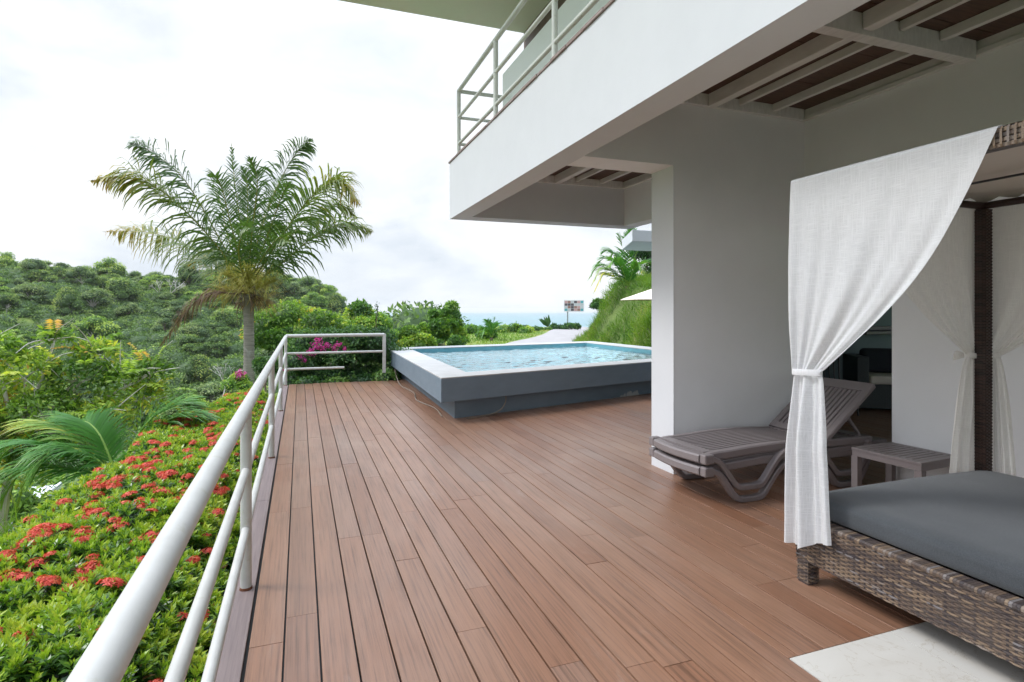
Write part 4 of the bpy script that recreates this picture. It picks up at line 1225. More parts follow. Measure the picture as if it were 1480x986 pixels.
# ============================================================ SHRUBS AND TREES
def blob_points(r, n, lobes, shell=.30):
    """points in the outer shell of several overlapping lobes; lobes: (cx,cy,cz,rx,ry,rz)"""
    L_ = np.array(lobes, float); w = (L_[:, 3] * L_[:, 4] * L_[:, 5]) ** (2 / 3); w /= w.sum()
    id_ = r.choice(len(L_), n, p=w)
    d = unit(r.normal(0, 1, (n, 3))); d[:, 2] = np.where(d[:, 2] < -.35, -d[:, 2], d[:, 2])
    rad = 1 - shell * r.uniform(0, 1, n) ** 1.4
    P = L_[id_, :3] + d * rad[:, None] * L_[id_, 3:6]
    # drop points deep inside other lobes
    keep = np.ones(n, bool)
    for k in range(len(L_)):
        q = np.linalg.norm((P - L_[k, :3]) / L_[k, 3:6], axis=1); keep &= ~((q < .62) & (id_ != k))
    return P[keep], d[keep], id_[keep], rad[keep]

def crown_mesh(seed, n, lobes, leaf, flat=1.0, aspect=.6, contrast=.25, wood=None, twig=0):
    r = np.random.default_rng(seed)
    P, d, id_, rad = blob_points(r, n, lobes)
    k = len(P); tone = r.normal(0, .23, len(lobes))[id_]
    jit = r.normal(0, 1, (k, 3))
    D = unit(d * .5 + jit * .8 + np.array([0, 0, -.15])); N = unit(d + np.array([0, 0, .6]) + r.normal(0, .5, (k, 3)))
    ln = leaf * r.uniform(.65, 1.35, k)
    top = (P[:, 2] - P[:, 2].min()) / max(1e-6, np.ptp(P[:, 2]))
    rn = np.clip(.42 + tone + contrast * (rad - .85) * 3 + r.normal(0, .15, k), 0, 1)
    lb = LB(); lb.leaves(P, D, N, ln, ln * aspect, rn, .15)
    return lb

def lobes_dome(seed, n, spread, hz, r0, r1, flat=.7):
    r = random.Random(seed); out = []
    for i in range(n):
        a = r.uniform(0, 6.283); q = math.sqrt(r.random()) * spread
        rr = r.uniform(r0, r1)
        z = hz * (1 - (q / max(spread, 1e-6)) ** 2 * .75) + r.uniform(-.08, .08)
        out.append((q * math.cos(a), q * math.sin(a), z, rr, rr, rr * flat))
    return out

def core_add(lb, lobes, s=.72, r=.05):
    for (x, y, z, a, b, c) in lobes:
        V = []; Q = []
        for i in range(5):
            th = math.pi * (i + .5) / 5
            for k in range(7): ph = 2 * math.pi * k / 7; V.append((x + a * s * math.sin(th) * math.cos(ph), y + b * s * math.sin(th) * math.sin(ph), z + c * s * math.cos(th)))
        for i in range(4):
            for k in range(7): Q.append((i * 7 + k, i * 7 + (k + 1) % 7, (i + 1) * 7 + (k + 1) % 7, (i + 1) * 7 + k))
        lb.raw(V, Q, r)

def limb_mesh(seed, lobes, base, rad, bend=.12):
    r = random.Random(seed); m = MB()
    lo_ = min(l[2] for l in lobes); top = Vector((0, 0, lo_ * .85))
    pts = bez([base, (base[0] * .5 + r.uniform(-.05, .05), base[1] * .5 + r.uniform(-.05, .05), (base[2] + top.z) * .5), tuple(top)], 6)
    m.tube(pts, [rad * (1 - .35 * i / 5) for i in range(6)], 7)
    for l in lobes[:9]:
        e = Vector(l[:3]); mid = top.lerp(e, .5) + Vector((r.uniform(-1, 1), r.uniform(-1, 1), r.uniform(0, 1))) * bend * e.length * .4
        m.tube(bez([tuple(top - Vector((0, 0, .02))), tuple(mid), tuple(e)], 5), [rad * .5 * (1 - .8 * i / 4) for i in range(5)], 5)
    return m

# ---- forest tree kinds, unit crown radius
KIND = []
specs = [
    ('dense round crowned tree', 'forest', 14, .62, .95, .34, .52, .72, 3000, .085),
    ('broad flat topped tree', 'forest', 16, .85, .75, .26, .40, .50, 3000, .08),
    ('olive green feathery tree', 'forest2', 15, .72, .85, .24, .38, .70, 2600, .075),
    ('bright green leafy tree', 'forest3', 13, .60, 1.0, .32, .48, .75, 2800, .085),
    ('dark tall crowned tree', 'forest', 15, .50, 1.35, .30, .46, .95, 3000, .08),
    ('pale green umbrella shaped tree', 'forest3', 18, .90, .66, .20, .34, .45, 2600, .07),
    ('yellowish green wide tree', 'forest2', 16, .75, .80, .25, .42, .62, 2800, .08),
]
for i, (nm, mt, nl, sp, hz, r0, r1, fl, nleaf, lf) in enumerate(specs):
    lobes = lobes_dome(40 + i, nl, sp, hz, r0, r1, fl)
    lb = crown_mesh(60 + i, nleaf, lobes, lf, contrast=.22)
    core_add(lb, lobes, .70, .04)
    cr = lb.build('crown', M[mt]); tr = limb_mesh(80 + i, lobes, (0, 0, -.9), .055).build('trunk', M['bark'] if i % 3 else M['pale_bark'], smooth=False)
    KIND.append((nm, cr, tr))
used = [False] * len(KIND)
def forest_tree(i, x, y, z, s, rz, label, group):
    nm, cr, tr = KIND[i]
    root = tag(empty('forest_tree', (x, y, z), rz), label, 'tree', group)
    root.scale = (s, s, s * random.uniform(.85, 1.15))
    if not used[i]: a, b = cr, tr; used[i] = True
    else: a, b = cr.copy(), tr.copy(); COL.objects.link(a); COL.objects.link(b)
    a.parent = root; b.parent = root
    return root

def hill_forest():
    r = random.Random(77)
    placed = []
    cell = {}
    def ok(x, y, rad):
        for (a, b, c) in placed:
            if (a - x) ** 2 + (b - y) ** 2 < ((rad + c) * .60) ** 2: return False
        return True
    cnt = 0
    # crest first, then the face of the hill, then the valley
    bands = [(286, 312, 72), (230, 286, 92), (180, 230, 60), (120, 180, 40), (62, 120, 24)]
    for (d0, d1, want) in bands:
        got = 0
        for tr_ in range(9000):
            if got >= want: break
            D = r.uniform(d0, d1); u = r.uniform(-40, 566)
            if D < 120 and u > 400: continue
            Lx = (u - 740) / F * D; x, y = ST * D + CT * Lx, CT * D - ST * Lx
            dist = math.hypot(x, y)
            if not (d0 <= dist * .93 <= d1 + 60): pass
            rad = r.uniform(3.4, 7.4) * (1 - .25 * (D < 150))
            if not ok(x, y, rad): continue
            z = float(terrain_z(x, y))
            vtop = 449 - F * (z + rad * 1.5 - H) / D
            if vtop > 575: continue
            placed.append((x, y, rad)); got += 1
            i = r.choices(range(7), [3, 6, 4, 2, 2, 5, 4])[0]
            where = 'on the hill crest' if d0 > 285 else ('on the hillside' if d0 >= 180 else ('at the foot of the hill' if d0 >= 120 else 'down in the valley'))
            forest_tree(i, x, y, z + rad * .10, rad, r.uniform(0, 6.28), KIND[i][0] + ' ' + where + ' across the valley', KIND[i][0].replace('tree', 'trees') + ' ' + where)
    # the unbroken growth between them
    lb = LB(); rr = np.random.default_rng(5)
    k = 2100
    D = rr.uniform(55, 335, k) ** 1.0; u = rr.uniform(-60, 620, k)
    Lx = (u - 740) / F * D; X = ST * D + CT * Lx; Y = CT * D - ST * Lx; Z = terrain_z(X, Y)
    ok_ = ~((u > 560) & (D > 100)); X, Y, Z, D = X[ok_], Y[ok_], Z[ok_], D[ok_]
    for x, y, z, d_ in zip(X, Y, Z, D):
        R_ = rr.uniform(2.6, 5.2); n = 230
        dd = unit(rr.normal(0, 1, (n, 3))); dd[:, 2] = np.abs(dd[:, 2])
        z -= .2
        P = np.array([x, y, z]) + dd * np.array([R_, R_, R_ * .70]) * rr.uniform(.75, 1, (n, 1))
        t_ = rr.uniform(.05, .7)
        lb.leaves(P, dd + rr.normal(0, .8, (n, 3)), dd + [0, 0, .5], rr.uniform(.4, .85, n), rr.uniform(.3, .5, n), np.clip(t_ + rr.normal(0, .14, n), 0, 1), .1)
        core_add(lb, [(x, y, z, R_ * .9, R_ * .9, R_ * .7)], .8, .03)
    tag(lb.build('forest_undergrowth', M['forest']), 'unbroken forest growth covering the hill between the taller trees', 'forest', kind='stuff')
hill_forest()

# pale dead trees
def bare_tree(u, v, D, hgt, label):
    r = random.Random(int(u)); m = MB()
    p = at(u, D, zat(v, D))
    def grow(a, d, ln, rad, lev):
        e = a + d * ln; mid = a.lerp(e, .5) + Vector((r.uniform(-1, 1), r.uniform(-1, 1), r.uniform(-.5, 1))) * ln * .08
        m.tube(bez([tuple(a), tuple(mid), tuple(e)], 5), [rad * (1 - .4 * i / 4) for i in range(5)], 6)
        if lev == 0: return
        for q in range(3 if lev > 1 else 3):
            nd = (d + Vector((r.uniform(-1, 1), r.uniform(-1, 1), r.uniform(-.25, .55))) * .85).normalized()
            grow(e, nd, ln * r.uniform(.55, .8), rad * .6, lev - 1)
    grow(Vector((0, 0, -3)), Vector((.1, 0, 1)).normalized(), hgt * .55, hgt * .035, 4)
    o = m.build('bare_tree', M['pale_bark'], smooth=False); o.location = p
    tag(o, label, 'tree')
bare_tree(232, 452, 205, 11, 'pale leafless tree standing high on the hillside left of the palm')
bare_tree(322, 548, 95, 4.2, 'pale leafless tree low in the valley beside the palm trunk')

# ============================================================ PALMS
def frond(lb, ctrl, leaf_len, n, droop, wd, tone, r, rach=.018, start=.12, spread=1.0, taper=True, rach_tone=.8, sideways=None, plum=.35):
    P = bez(ctrl, 40); Ls = [0]
    for i in range(39): Ls.append(Ls[-1] + (P[i + 1] - P[i]).length)
    T_ = Ls[-1]
    lb.tube(P, [rach * (1 - .8 * i / 39) for i in range(40)], 5, rach_tone)
    Pn = np.array([tuple(p) for p in P])
    V = []; Q = []; Rn = []
    for side in (-1, 1):
        for k in range(n):
            t = start + (1 - start) * (k + r.uniform(-.3, .3)) / n; t = min(max(t, 0.01), .995)
            f = t * 39; i = min(int(f), 38); a = f - i
            o = Pn[i] * (1 - a) + Pn[i + 1] * a; tg = unit(Pn[min(i + 1, 39)] - Pn[max(i - 1, 0)])
            sd_ = np.cross(tg, [0, 0, 1.0]); 
            if np.linalg.norm(sd_) < .15: sd_ = np.array([1.0, 0, 0])
            sd_ = unit(sd_) * side; up_ = np.cross(sd_ * side, tg)
            ll = leaf_len * (math.sin(math.pi * min(1, (t * .86 + .16))) ** .7) * r.uniform(.82, 1.12)
            ang = .95 - .45 * t
            d0 = sd_ * math.sin(ang) * spread + tg * math.cos(ang) + up_ * r.normal(.12, plum)
            d0 = unit(d0); w0 = wd * r.uniform(.8, 1.15)
            tn = min(1, max(0, (tone(t) if callable(tone) else tone) + r.normal(0, .07)))
            q = o.copy(); d_ = d0.copy(); b0 = len(V)
            nseg = 5
            for s_ in range(nseg):
                wseg = w0 * [.55, 1, .9, .6, .08][s_]
                wv = unit(np.cross(d_, up_ + .3 * sd_)) * wseg * .5
                V += [q + wv, q - wv]; Rn += [min(1, tn + .12 * (s_ == 4))] * 2
                q = q + d_ * ll / (nseg - 1)
                d_ = unit(d_ + np.array([0, 0, -1.0]) * droop * (.35 + .4 * s_))
            for s_ in range(nseg - 1): Q.append((b0 + 2 * s_, b0 + 2 * s_ + 1, b0 + 2 * s_ + 3, b0 + 2 * s_ + 2))
    lb.raw(V, Q, 0.5); lb.Rn[-1] = np.array(Rn)

def main_palm():
    D0 = 16.0
    base = at(357, D0, 0); zc = zat(418, D0)
    gx = base
    zg = float(terrain_z(base.x, base.y)) - .3
    root = tag(empty('palm_tree', (0, 0, 0)), 'tall feathery palm with arching fronds and ringed grey trunk', 'palm')
    # trunk with leaf scar rings
    m = MB(); pts = []; rad = []
    n = 130
    for i in range(n):
        t = i / (n - 1); z = zg + (zc - .15 - zg) * t
        off = .05 * math.sin(t * 2.5)
        pts.append((base.x + off, base.y, z))
        rr_ = .148 - .02 * t + .010 * (1 if i % 3 == 0 else 0) + (.06 * max(0, (t - .93) / .07))
        rad.append(rr_)
    m.tube(pts, rad, 16); m.build('trunk', simple('palm_trunk', (.36, .33, .29), (.20, .18, .155), .9, 3, stretch=(1, 1, 9), bstr=.7, bscale=14, bdist=.02, dirt=((.40, .40, .36), 2.5, .6)), root, smooth=True)
    c = Vector((base.x + .03, base.y, zc))
    right = Vector((CT, -ST, 0)); fwd = Vector((ST, CT, 0)); px = D0 / F
    def fp(u, v, dep): q = at(u, D0 + dep, 0); return (q.x, q.y, zat(v, D0 + dep))
    r = np.random.default_rng(9)
    yl = lambda a, b: (lambda t: a + (b - a) * t)
    F_ = [  # control points in photo units with depth, leaf length, droop, tone
        ([(357, 415, 0), (320, 350, -.2), (268, 262, -.5), (222, 222, -.7), (186, 205, -.8)], .62, .55, yl(.15, .45)),
        ([(357, 415, 0), (305, 345, -.9), (245, 285, -1.6), (190, 255, -2.1), (126, 262, -2.4)], .66, .75, yl(.3, .95)),
        ([(357, 418, 0), (315, 385, .6), (262, 350, 1.1), (205, 335, 1.5), (148, 335, 1.8)], .78, .9, yl(.35, 1.0)),
        ([(357, 412, 0), (350, 340, .5), (340, 270, .9), (334, 205, 1.1)], .45, .25, yl(.1, .3)),
        ([(357, 412, 0), (378, 330, .3), (405, 262, .5), (428, 222, .6), (452, 200, .6)], .60, .6, yl(.1, .35)),
        ([(360, 415, 0), (405, 345, -.8), (450, 285, -1.4), (490, 264, -1.8), (523, 300, -2.1)], .66, .75, yl(.25, .92)),
        ([(360, 415, 0), (405, 360, .8), (450, 312, 1.4), (490, 295, 1.8), (518, 318, 2.2)], .55, .75, yl(.3, .8)),
        ([(360, 417, 0), (410, 378, -.3), (460, 338, -.5), (500, 325, -.6), (541, 336, -.6)], .60, .85, yl(.25, .75)),
        ([(357, 412, 0), (365, 330, -.8), (372, 262, -1.4), (360, 225, -2.2)], .55, .45, yl(.1, .3)),
        ([(357, 412, 0), (385, 345, -1.0), (405, 290, -1.9), (418, 262, -2.9)], .55, .5, yl(.1, .35)),
        ([(357, 412, 0), (330, 345, 1.2), (318, 290, 2.2), (300, 262, 3.2)], .55, .5, yl(.1, .35)),
        ([(357, 412, 0), (335, 330, -1.0), (318, 265, -1.7), (300, 255, -2.8)], .50, .5, yl(.15, .4)),
        ([(357, 412, 0), (372, 340, 1.2), (395, 280, 2.0), (412, 250, 2.8)], .50, .5, yl(.1, .4)),
        ([(357, 415, 0), (345, 370, -1.5), (352, 330, -2.4), (362, 330, -3.4)], .55, .7, yl(.2, .5)),
        ([(357, 415, 0), (380, 372, -1.3), (402, 345, -2.2), (420, 350, -3.1)], .5, .7, yl(.2, .6)),
        ([(357, 415, 0), (375, 365, 1.5), (395, 330, 2.6), (405, 335, 3.6)], .5, .7, yl(.2, .6)),
        ([(357, 412, 0), (358, 330, .1), (357, 265, .2), (350, 240, .3)], .42, .35, yl(.05, .2)),
        ([(357, 415, 0), (330, 385, 1.5), (300, 372, 2.4), (270, 385, 3.2)], .5, .85, yl(.4, .95)),
    ]
    for ctrl, ll, dr_, tn in F_:
        mid_ = max(abs(q[0] - 357) for q in ctrl) < 72
        lb = LB(); frond(lb, [fp(*q) for q in ctrl], ll * (1.15 if mid_ else 1.55), 54 if mid_ else 112, dr_ * (.55 if mid_ else 1.0), .034 if mid_ else .048, tn, r, rach=.022, plum=.55 if mid_ else .6)
        lb.build('frond', M['palm'], root)
    lb = LB(); frond(lb, [fp(345, 425, -.1), fp(300, 425, -.4), fp(265, 455, -.6), fp(228, 505, -.7)], .62, 90, 1.1, .030, .4, r, rach=.025, rach_tone=.1)
    lb.build('dead_frond', M['dead_palm'], root)
    # flower stalks: sprays of thin threads
    for (u, v, dep, tone, spr) in ((330, 400, -.5, .35, 1), (392, 408, -.4, .35, 1), (358, 398, -.7, .3, 1), (345, 408, .6, .5, 1), (385, 432, .1, .95, .8), (318, 418, .2, .55, .9), (372, 404, .5, .4, 1)):
        lb = LB(); s0 = np.array(fp(357, 424, 0)); e = np.array(fp(u, v, dep))
        for k in range(260):
            a0 = s0 + (e - s0) * r.uniform(.25, 1.1)
            d = unit((e - s0) + r.normal(0, .45, 3)); L_ = r.uniform(.3, .7)
            p1 = a0 + d * L_ * .5; p2 = a0 + d * L_ + np.array([0, 0, -.10 * r.uniform(.3, 1.6)])
            lb.leaves([a0], [p1 - a0], [[0, 0, 1.]], L_ * .6, .018, min(1, max(0, tone + r.normal(0, .1))), 0)
            lb.leaves([p1], [p2 - p1], [[.2, 0, 1.]], L_ * .6, .022, min(1, max(0, tone + r.normal(0, .15))), 0)
        lb.tube([tuple(s0), tuple((s0 + e) / 2), tuple(e)], [.02, .014, .008], 5, .6)
        lb.build('flower_stalk', M['infl'], root)
    # fibrous dead sheaths under the crown
    lb = LB()
    for k in range(170):
        a = r.uniform(0, 6.28); h_ = r.uniform(-.35, .12)
        s0 = np.array([c.x, c.y, zc + h_ - .05]); d = np.array([math.cos(a), math.sin(a), r.uniform(-.5, .2)])
        lb.leaves([s0 + d * .1], [d], [[0, 0, 1.]], r.uniform(.3, .85), .03, r.uniform(0, .5), .2)
        if k % 3 == 0: lb.leaves([s0 + d * .3], [[d[0] * .2, d[1] * .2, -1]], [d], r.uniform(.3, .7), .012, r.uniform(0, .4), .1)
    lb.build('dry_sheath', M['dead_palm'], root)
main_palm()

def coconut(name, label, loc, zc, fr, leaf_len, wd, seed, n=46, rad=.12, rach=.022, zg=None, group=None, tone=(.15, .6), bare=.0):
    root = tag(empty(name, (0, 0, 0)), label, 'palm', group); r = np.random.default_rng(seed)
    m = MB(); zg = float(terrain_z(loc[0], loc[1])) - .3 if zg is None else zg
    m.tube(bez([(loc[0] + .1, loc[1], zg), (loc[0] - .05, loc[1], (zg + zc) / 2), (loc[0], loc[1], zc)], 14), [rad * (1.2 - .3 * i / 13) for i in range(14)], 9)
    m.build('trunk', M['bark'], root, smooth=True)
    right = Vector((CT, -ST, 0)); fwd = Vector((ST, CT, 0)); c = Vector((loc[0], loc[1], zc))
    for (a, out, up, end, dep, tb) in fr:
        # a: rightwards reach, out: depth reach, up: height at the middle, end: height at the tip
        q = [tuple(c), tuple(c + right * a * .35 + fwd * out * .35 + Vector((0, 0, up * .75))), tuple(c + right * a * .7 + fwd * out * .7 + Vector((0, 0, up))), tuple(c + right * a + fwd * out + Vector((0, 0, end)))]
        lb = LB(); frond(lb, q, leaf_len, n, dep, wd, (lambda t, tb=tb: tone[0] + (tone[1] - tone[0]) * t + tb), r, rach=rach, plum=.12, start=.1)
        lb.build('frond', M['coco'], root)
    return root
# low palm below the hedge
pl = at(168, 7.1, 0)
coconut('palm_tree', 'low coconut palm with broad green fronds between the hedge and the leafy tree', (pl.x, pl.y), -.42,
        [(1.15, .3, .72, .60, .22, 0), (1.2, .1, .45, .25, .28, 0), (.75, .5, .80, .75, .2, .1), (-1.5, -.3, .42, -.15, .35, .05), (-1.25, -.4, .15, -.5, .35, .1), (-.7, -.5, .4, -.05, .35, .1), (-1.4, .1, .62, .3, .3, .45), (1.0, -.3, .35, .05, .35, 0), (-.8, .3, .62, .5, .25, .1)],
        .55, .021, 5, n=84)
# palm on the bank
pr = at(908, 27.0, 0)
coconut('palm_tree', 'young coconut palm with yellowing lower fronds on top of the grassy bank', (pr.x, pr.y), 2.72,
        [(-1.9, .2, 1.0, .25, .35, .1), (-1.7, -.4, .55, -.35, .4, .5), (-1.2, .4, 1.7, 1.6, .3, 0), (-.5, 0, 2.1, 2.5, .2, -.05), (.2, .2, 2.3, 2.9, .15, -.1), (.9, -.2, 1.9, 2.1, .25, 0), (1.4, .3, 1.2, .6, .3, 0), (-1.1, -.8, 1.2, .8, .3, .15), (-1.8, -.2, .8, -.05, .35, .3), (.5, -.9, 1.0, .5, .3, .2), (-.8, .9, 1.6, 1.3, .3, .1), (-1.5, .6, 1.35, .95, .3, .05)],
        .62, .06, 6, n=40, rad=.16, zg=1.5)
# small palm on the lawn
ps = at(711, 33.0, 0)
coconut('palm_tree', 'small young palm standing on the lawn beyond the pool', (ps.x, ps.y), .05,
        [(.9, .1, .6, .1, .3, 0), (-.9, -.1, .6, .0, .3, 0), (.5, -.5, .8, .6, .25, .1), (-.4, .5, .85, .7, .25, 0), (.15, 0, .95, 1.15, .2, 0), (-.6, -.5, .5, -.1, .35, .1), (.8, .5, .45, -.2, .35, 0), (-.3, -.3, .9, 1.0, .2, 0)],
        .42, .05, 7, n=24, rad=.09, tone=(.1, .5))

# ---- shrubs
def shrub(name, label, cat, p, lobes, n, leaf, mat, seed, group=None, twigs=0, aspect=.5, stem=.03, core=.0, zg=None, contrast=.25, shoots=0):
    root = tag(empty(name, tuple(p)), label, cat, group)
    lb = crown_mesh(seed, n, lobes, leaf, aspect=aspect, contrast=contrast)
    r = np.random.default_rng(seed + 500)
    # loose shoots breaking the outline
    for k in range(shoots):
        l = lobes[r.integers(len(lobes))]; d = unit(r.normal(0, 1, 3)); d[2] = abs(d[2]) + .2; d = unit(d)
        s0 = np.array(l[:3]) + d * np.array(l[3:6]) * .85; L_ = r.uniform(.15, .45) * max(l[3:6])
        m_ = 14; tt = r.uniform(0, 1, m_); P_ = s0 + d * (tt * L_)[:, None]
        lb.leaves(P_, d * .6 + r.normal(0, .6, (m_, 3)), [0, 0, 1.] + r.normal(0, .4, (m_, 3)), leaf * r.uniform(.6, 1.1, m_), leaf * aspect, np.clip(.75 + r.normal(0, .12, m_), 0, 1), .1)
        lb.tube([tuple(s0 - d * .1), tuple(s0 + d * L_)], [.006, .003], 4, .15)
    if core: core_add(lb, lobes, core, .02)
    lb.build('crown', M[mat], root)
    zb = (float(terrain_z(p[0], p[1])) - .2 - p[2]) if zg is None else zg
    limb_mesh(seed, lobes, (0, 0, zb), stem, .3).build('trunk', M['bark'], root)
    return root
RL = random.Random(31)
def ell(w, d, h, n, rmin, rmax, seed, flat=.85, zb=0):
    r = random.Random(seed); out = []
    for i in range(n):
        a = r.uniform(0, 6.283); q = math.sqrt(r.random())
        rr = r.uniform(rmin, rmax); z = zb + r.uniform(.25, 1) * h * (1 - .55 * q * q)
        out.append((q * math.cos(a) * w, q * math.sin(a) * d, z, rr, rr, rr * flat))
    return out
def at2(u, v, D): 
    p = at(u, D, 0); return (p.x, p.y, zat(v, D))
# bougainvillea against the end railing
p = (0.85, 14.35, -.35)
lob = [(x, random.uniform(-.25, .3), z, .42, .42, .36) for x, z in ((-.95, .25), (-.55, .35), (-.15, .30), (.3, .35), (.75, .4), (1.15, .3), (-.9, .75), (-.4, .85), (.1, .85), (.6, .9), (1.05, .85), (-.75, 1.15), (-.2, 1.2), (.4, 1.25), (.95, 1.2), (1.4, .7), (1.35, .15))]
lob += [(-.7, -.75, .30, .30, .22, .18), (-.1, -.72, .28, .3, .22, .17), (.5, -.75, .30, .32, .25, .20), (1.0, -.8, .34, .32, .28, .24), (-.4, -.8, .24, .25, .15, .14)]
bo = shrub('bougainvillea', 'bougainvillea bush with magenta bracts pushing through the end railing', 'shrub', p, lob, 17000, .062, 'shrub_dark', 41, core=.62, aspect=.6, shoots=60)
rb = np.random.default_rng(2)
for (u, v, s_) in ((458, 500, 1.3), (450, 508, 1.2), (466, 503, 1.0), (472, 498, .9), (484, 503, .9), (460, 492, .9), (434, 515, .9), (446, 511, .7), (441, 521, .5), (490, 498, .6), (413, 533, .8), (498, 505, .5)):
    lb = LB(); c = np.array(at2(u, v, 13.0)) - np.array(p); m_ = int(48 * s_)
    P_ = c + rb.normal(0, .036 * s_, (m_, 3)); 
    lb.leaves(P_, rb.normal(0, 1, (m_, 3)), rb.normal(0, 1, (m_, 3)), .045, .038, np.clip(.5 + rb.normal(0, .25, m_), 0, 1), .2)
    lb.build('flower_cluster', M['bougain'], bo)
# pink flowers low beside the palm
p = at2(347, 566, 12.6)
fb = shrub('bougainvillea', 'small shrub with lilac pink flowers at the far end of the hedge', 'shrub', p, ell(.3, .3, .35, 6, .14, .22, 3), 1800, .05, 'shrub', 47, stem=.012, core=.5)
lb = LB(); P_ = np.array([0, -.15, .38]) + rb.normal(0, .045, (130, 3)); lb.leaves(P_, rb.normal(0, 1, (130, 3)), rb.normal(0, 1, (130, 3)), .045, .04, np.clip(.75 + rb.normal(0, .2, 130), 0, 1), .2); lb.build('flower_cluster', M['bougain'], fb)

# growth behind the end railing
S = [  # u, v(bottom), D, width m, height m, leaf, material, label, n
    (418, 520, 17.0, .62, 1.15, .10, 'shrub', 'leafy green shrub rising behind the left end of the end railing', 9000, 51),
    (455, 512, 18.5, 1.25, 1.25, .11, 'lime', 'yellow green shrub spreading behind the middle of the end railing', 9000, 52),
    (515, 505, 20.0, 1.0, 1.55, .11, 'shrub', 'bright green domed shrub behind the right end of the railing', 9000, 53),
    (425, 490, 24.0, 1.6, 1.3, .12, 'lime', 'low lime green shrub seen between the palm trunk and the domed shrub', 8000, 54),
    (565, 512, 21.5, .85, .85, .10, 'shrub', 'round green shrub at the far left corner of the pool', 9000, 55),
    (597, 512, 20.0, .6, .75, .10, 'lime', 'small yellowish shrub between the round shrub and the bushy tree', 6000, 56),
    (386, 548, 15.0, .22, .55, .07, 'shrub_dark', 'dark leafy shrub right of the foot of the palm trunk', 4000, 57),
]
for (u, v, D, w, h_, lf, mt, lab, n, sd_) in S:
    shrub('shrub', lab, 'shrub', at2(u, v, D), ell(w, w * .8, h_ * .8, 12, .28 * w + .1, .48 * w + .1, sd_, zb=.1), n, lf, mt, sd_, core=.6, shoots=26, aspect=.5)
# bushy tree behind the pool
p = at2(642, 506, 22.0)
shrub('bushy_tree', 'bushy round tree with airy outline behind the left half of the pool', 'tree', p, ell(.80, .7, 1.75, 36, .14, .28, 61, zb=.1), 15000, .10, 'shrub', 61, shoots=150, core=.35, aspect=.42, contrast=.3)
p = at2(648, 502, 20.6)
shrub('shrub', 'low bright green shrub in front of the bushy tree at the pool edge', 'shrub', p, ell(.7, .4, .35, 8, .16, .28, 62), 5000, .08, 'shrub', 62, core=.5, shoots=14)
# thin stalk with a seed head standing above the end railing
p = at2(545, 478, 17.5)
m = MB(); m.tube(bez([(0, 0, -1.5), (-.05, 0, -.2), (.02, 0, .75)], 10), [.012] * 10, 5)
sk = tag(empty('flower_stem', p), 'thin dry flower stem rising above the end railing', 'plant'); m.build('stem', M['bark'], sk)
lb = LB(); P_ = np.stack([rb.normal(0, .03, 50), rb.normal(0, .03, 50), rb.uniform(.35, .85, 50)], -1); lb.leaves(P_, rb.normal(0, 1, (50, 3)), rb.normal(0, 1, (50, 3)), .07, .03, rb.uniform(0, .4, 50)); lb.build('seed_head', M['shrub_dark'], sk)
# bushes at the far edge of the lawn
for i, (u, v, D, w, h_, mt, lab) in enumerate([
    (700, 484, 35, .8, .8, 'shrub', 'bush beside the small palm on the lawn, on its left'),
    (742, 476, 48, 1.3, .9, 'shrub', 'widest low bush at the far edge of the lawn'),
    (765, 475, 52, 1.0, .65, 'shrub_dark', 'dark bush at the far edge of the lawn, nearer the road'),
    (785, 474, 55, .7, .5, 'shrub_dark', 'small dark bush beyond the lawn, left of the road bend'),
    (806, 471, 58, .8, .6, 'shrub_dark', 'dark bush at the road bend just left of the billboard'),
    (826, 470, 56, .7, .9, 'shrub_dark', 'bush right under the billboard'),
    (868, 440, 36, .5, .8, 'shrub_dark', 'dark shrub on the shoulder of the bank right of the billboard'),
    (672, 478, 44, 1.4, .8, 'shrub', 'bush at the lawn edge just right of the bushy tree')]):
    shrub('bush', lab, 'bush', at2(u, v + 6, D), ell(w, w * .7, h_ * .6, 8, .25 * w + .08, .42 * w + .08, 70 + i), 2600, .15, mt, 70 + i, core=.7, shoots=10)
m = MB()
sc_ = tag(empty('broad_leaf_plant', at2(792, 473, 46)), 'single dark broad leaved plant standing on the lawn edge', 'plant')
lb = LB(); 
for a_ in range(7): lb.leaves([[0, 0, 0]], [[math.cos(a_) * .6 - .5, math.sin(a_) * .5, 1.0]], [[0, -1, .3]], 1.0, .34, .15 + .05 * a_, .15)
lb.build('leaf', M['shrub_dark'], sc_)
# dark tree behind the bank palm
p = at2(936, 425, 31)
shrub('tree', 'dark leafy tree behind the palm on the bank', 'tree', p, ell(.8, .8, 2.8, 14, .3, .5, 90, zb=.1), 5200, .16, 'shrub_dark', 90, core=.4, shoots=20, zg=-2)
# tree with yellow green leaves and pale twigs at the left
p0 = at(84, 7.8, .10)
lt = [(x, y, z, r_, r_, r_ * .8) for x, y, z, r_ in [(-.9, .3, .4, .5), (-.4, .1, .75, .45), (.2, .2, .65, .42), (.7, .3, .55, .42), (-1.3, 0, .85, .42), (-.7, 0, 1.1, .32), (.3, .5, 1.0, .30), (1.05, .2, .75, .26), (-.1, -.2, .25, .42), (-.8, -.3, 0, .45), (.55, -.1, .15, .35), (-1.5, -.3, .3, .5), (-.2, .5, 1.25, .22), (.9, .5, .35, .3), (-1.6, .3, 1.2, .3), (-1.3, -.4, 0, .35), (-1.4, -.2, -.45, .4), (-.85, 0, -.40, .4), (-.25, .1, -.25, .35)]]
lt = [(x, y, z - .15, a, b, c) for x, y, z, a, b, c in lt]
tl = tag(empty('leafy_tree', tuple(p0)), 'loose tree with lime and yellow leaves and bare pale twigs at the left edge', 'tree')
lb = crown_mesh(95, 12000, lt, .085, aspect=.42, contrast=.3)
rt = np.random.default_rng(96)
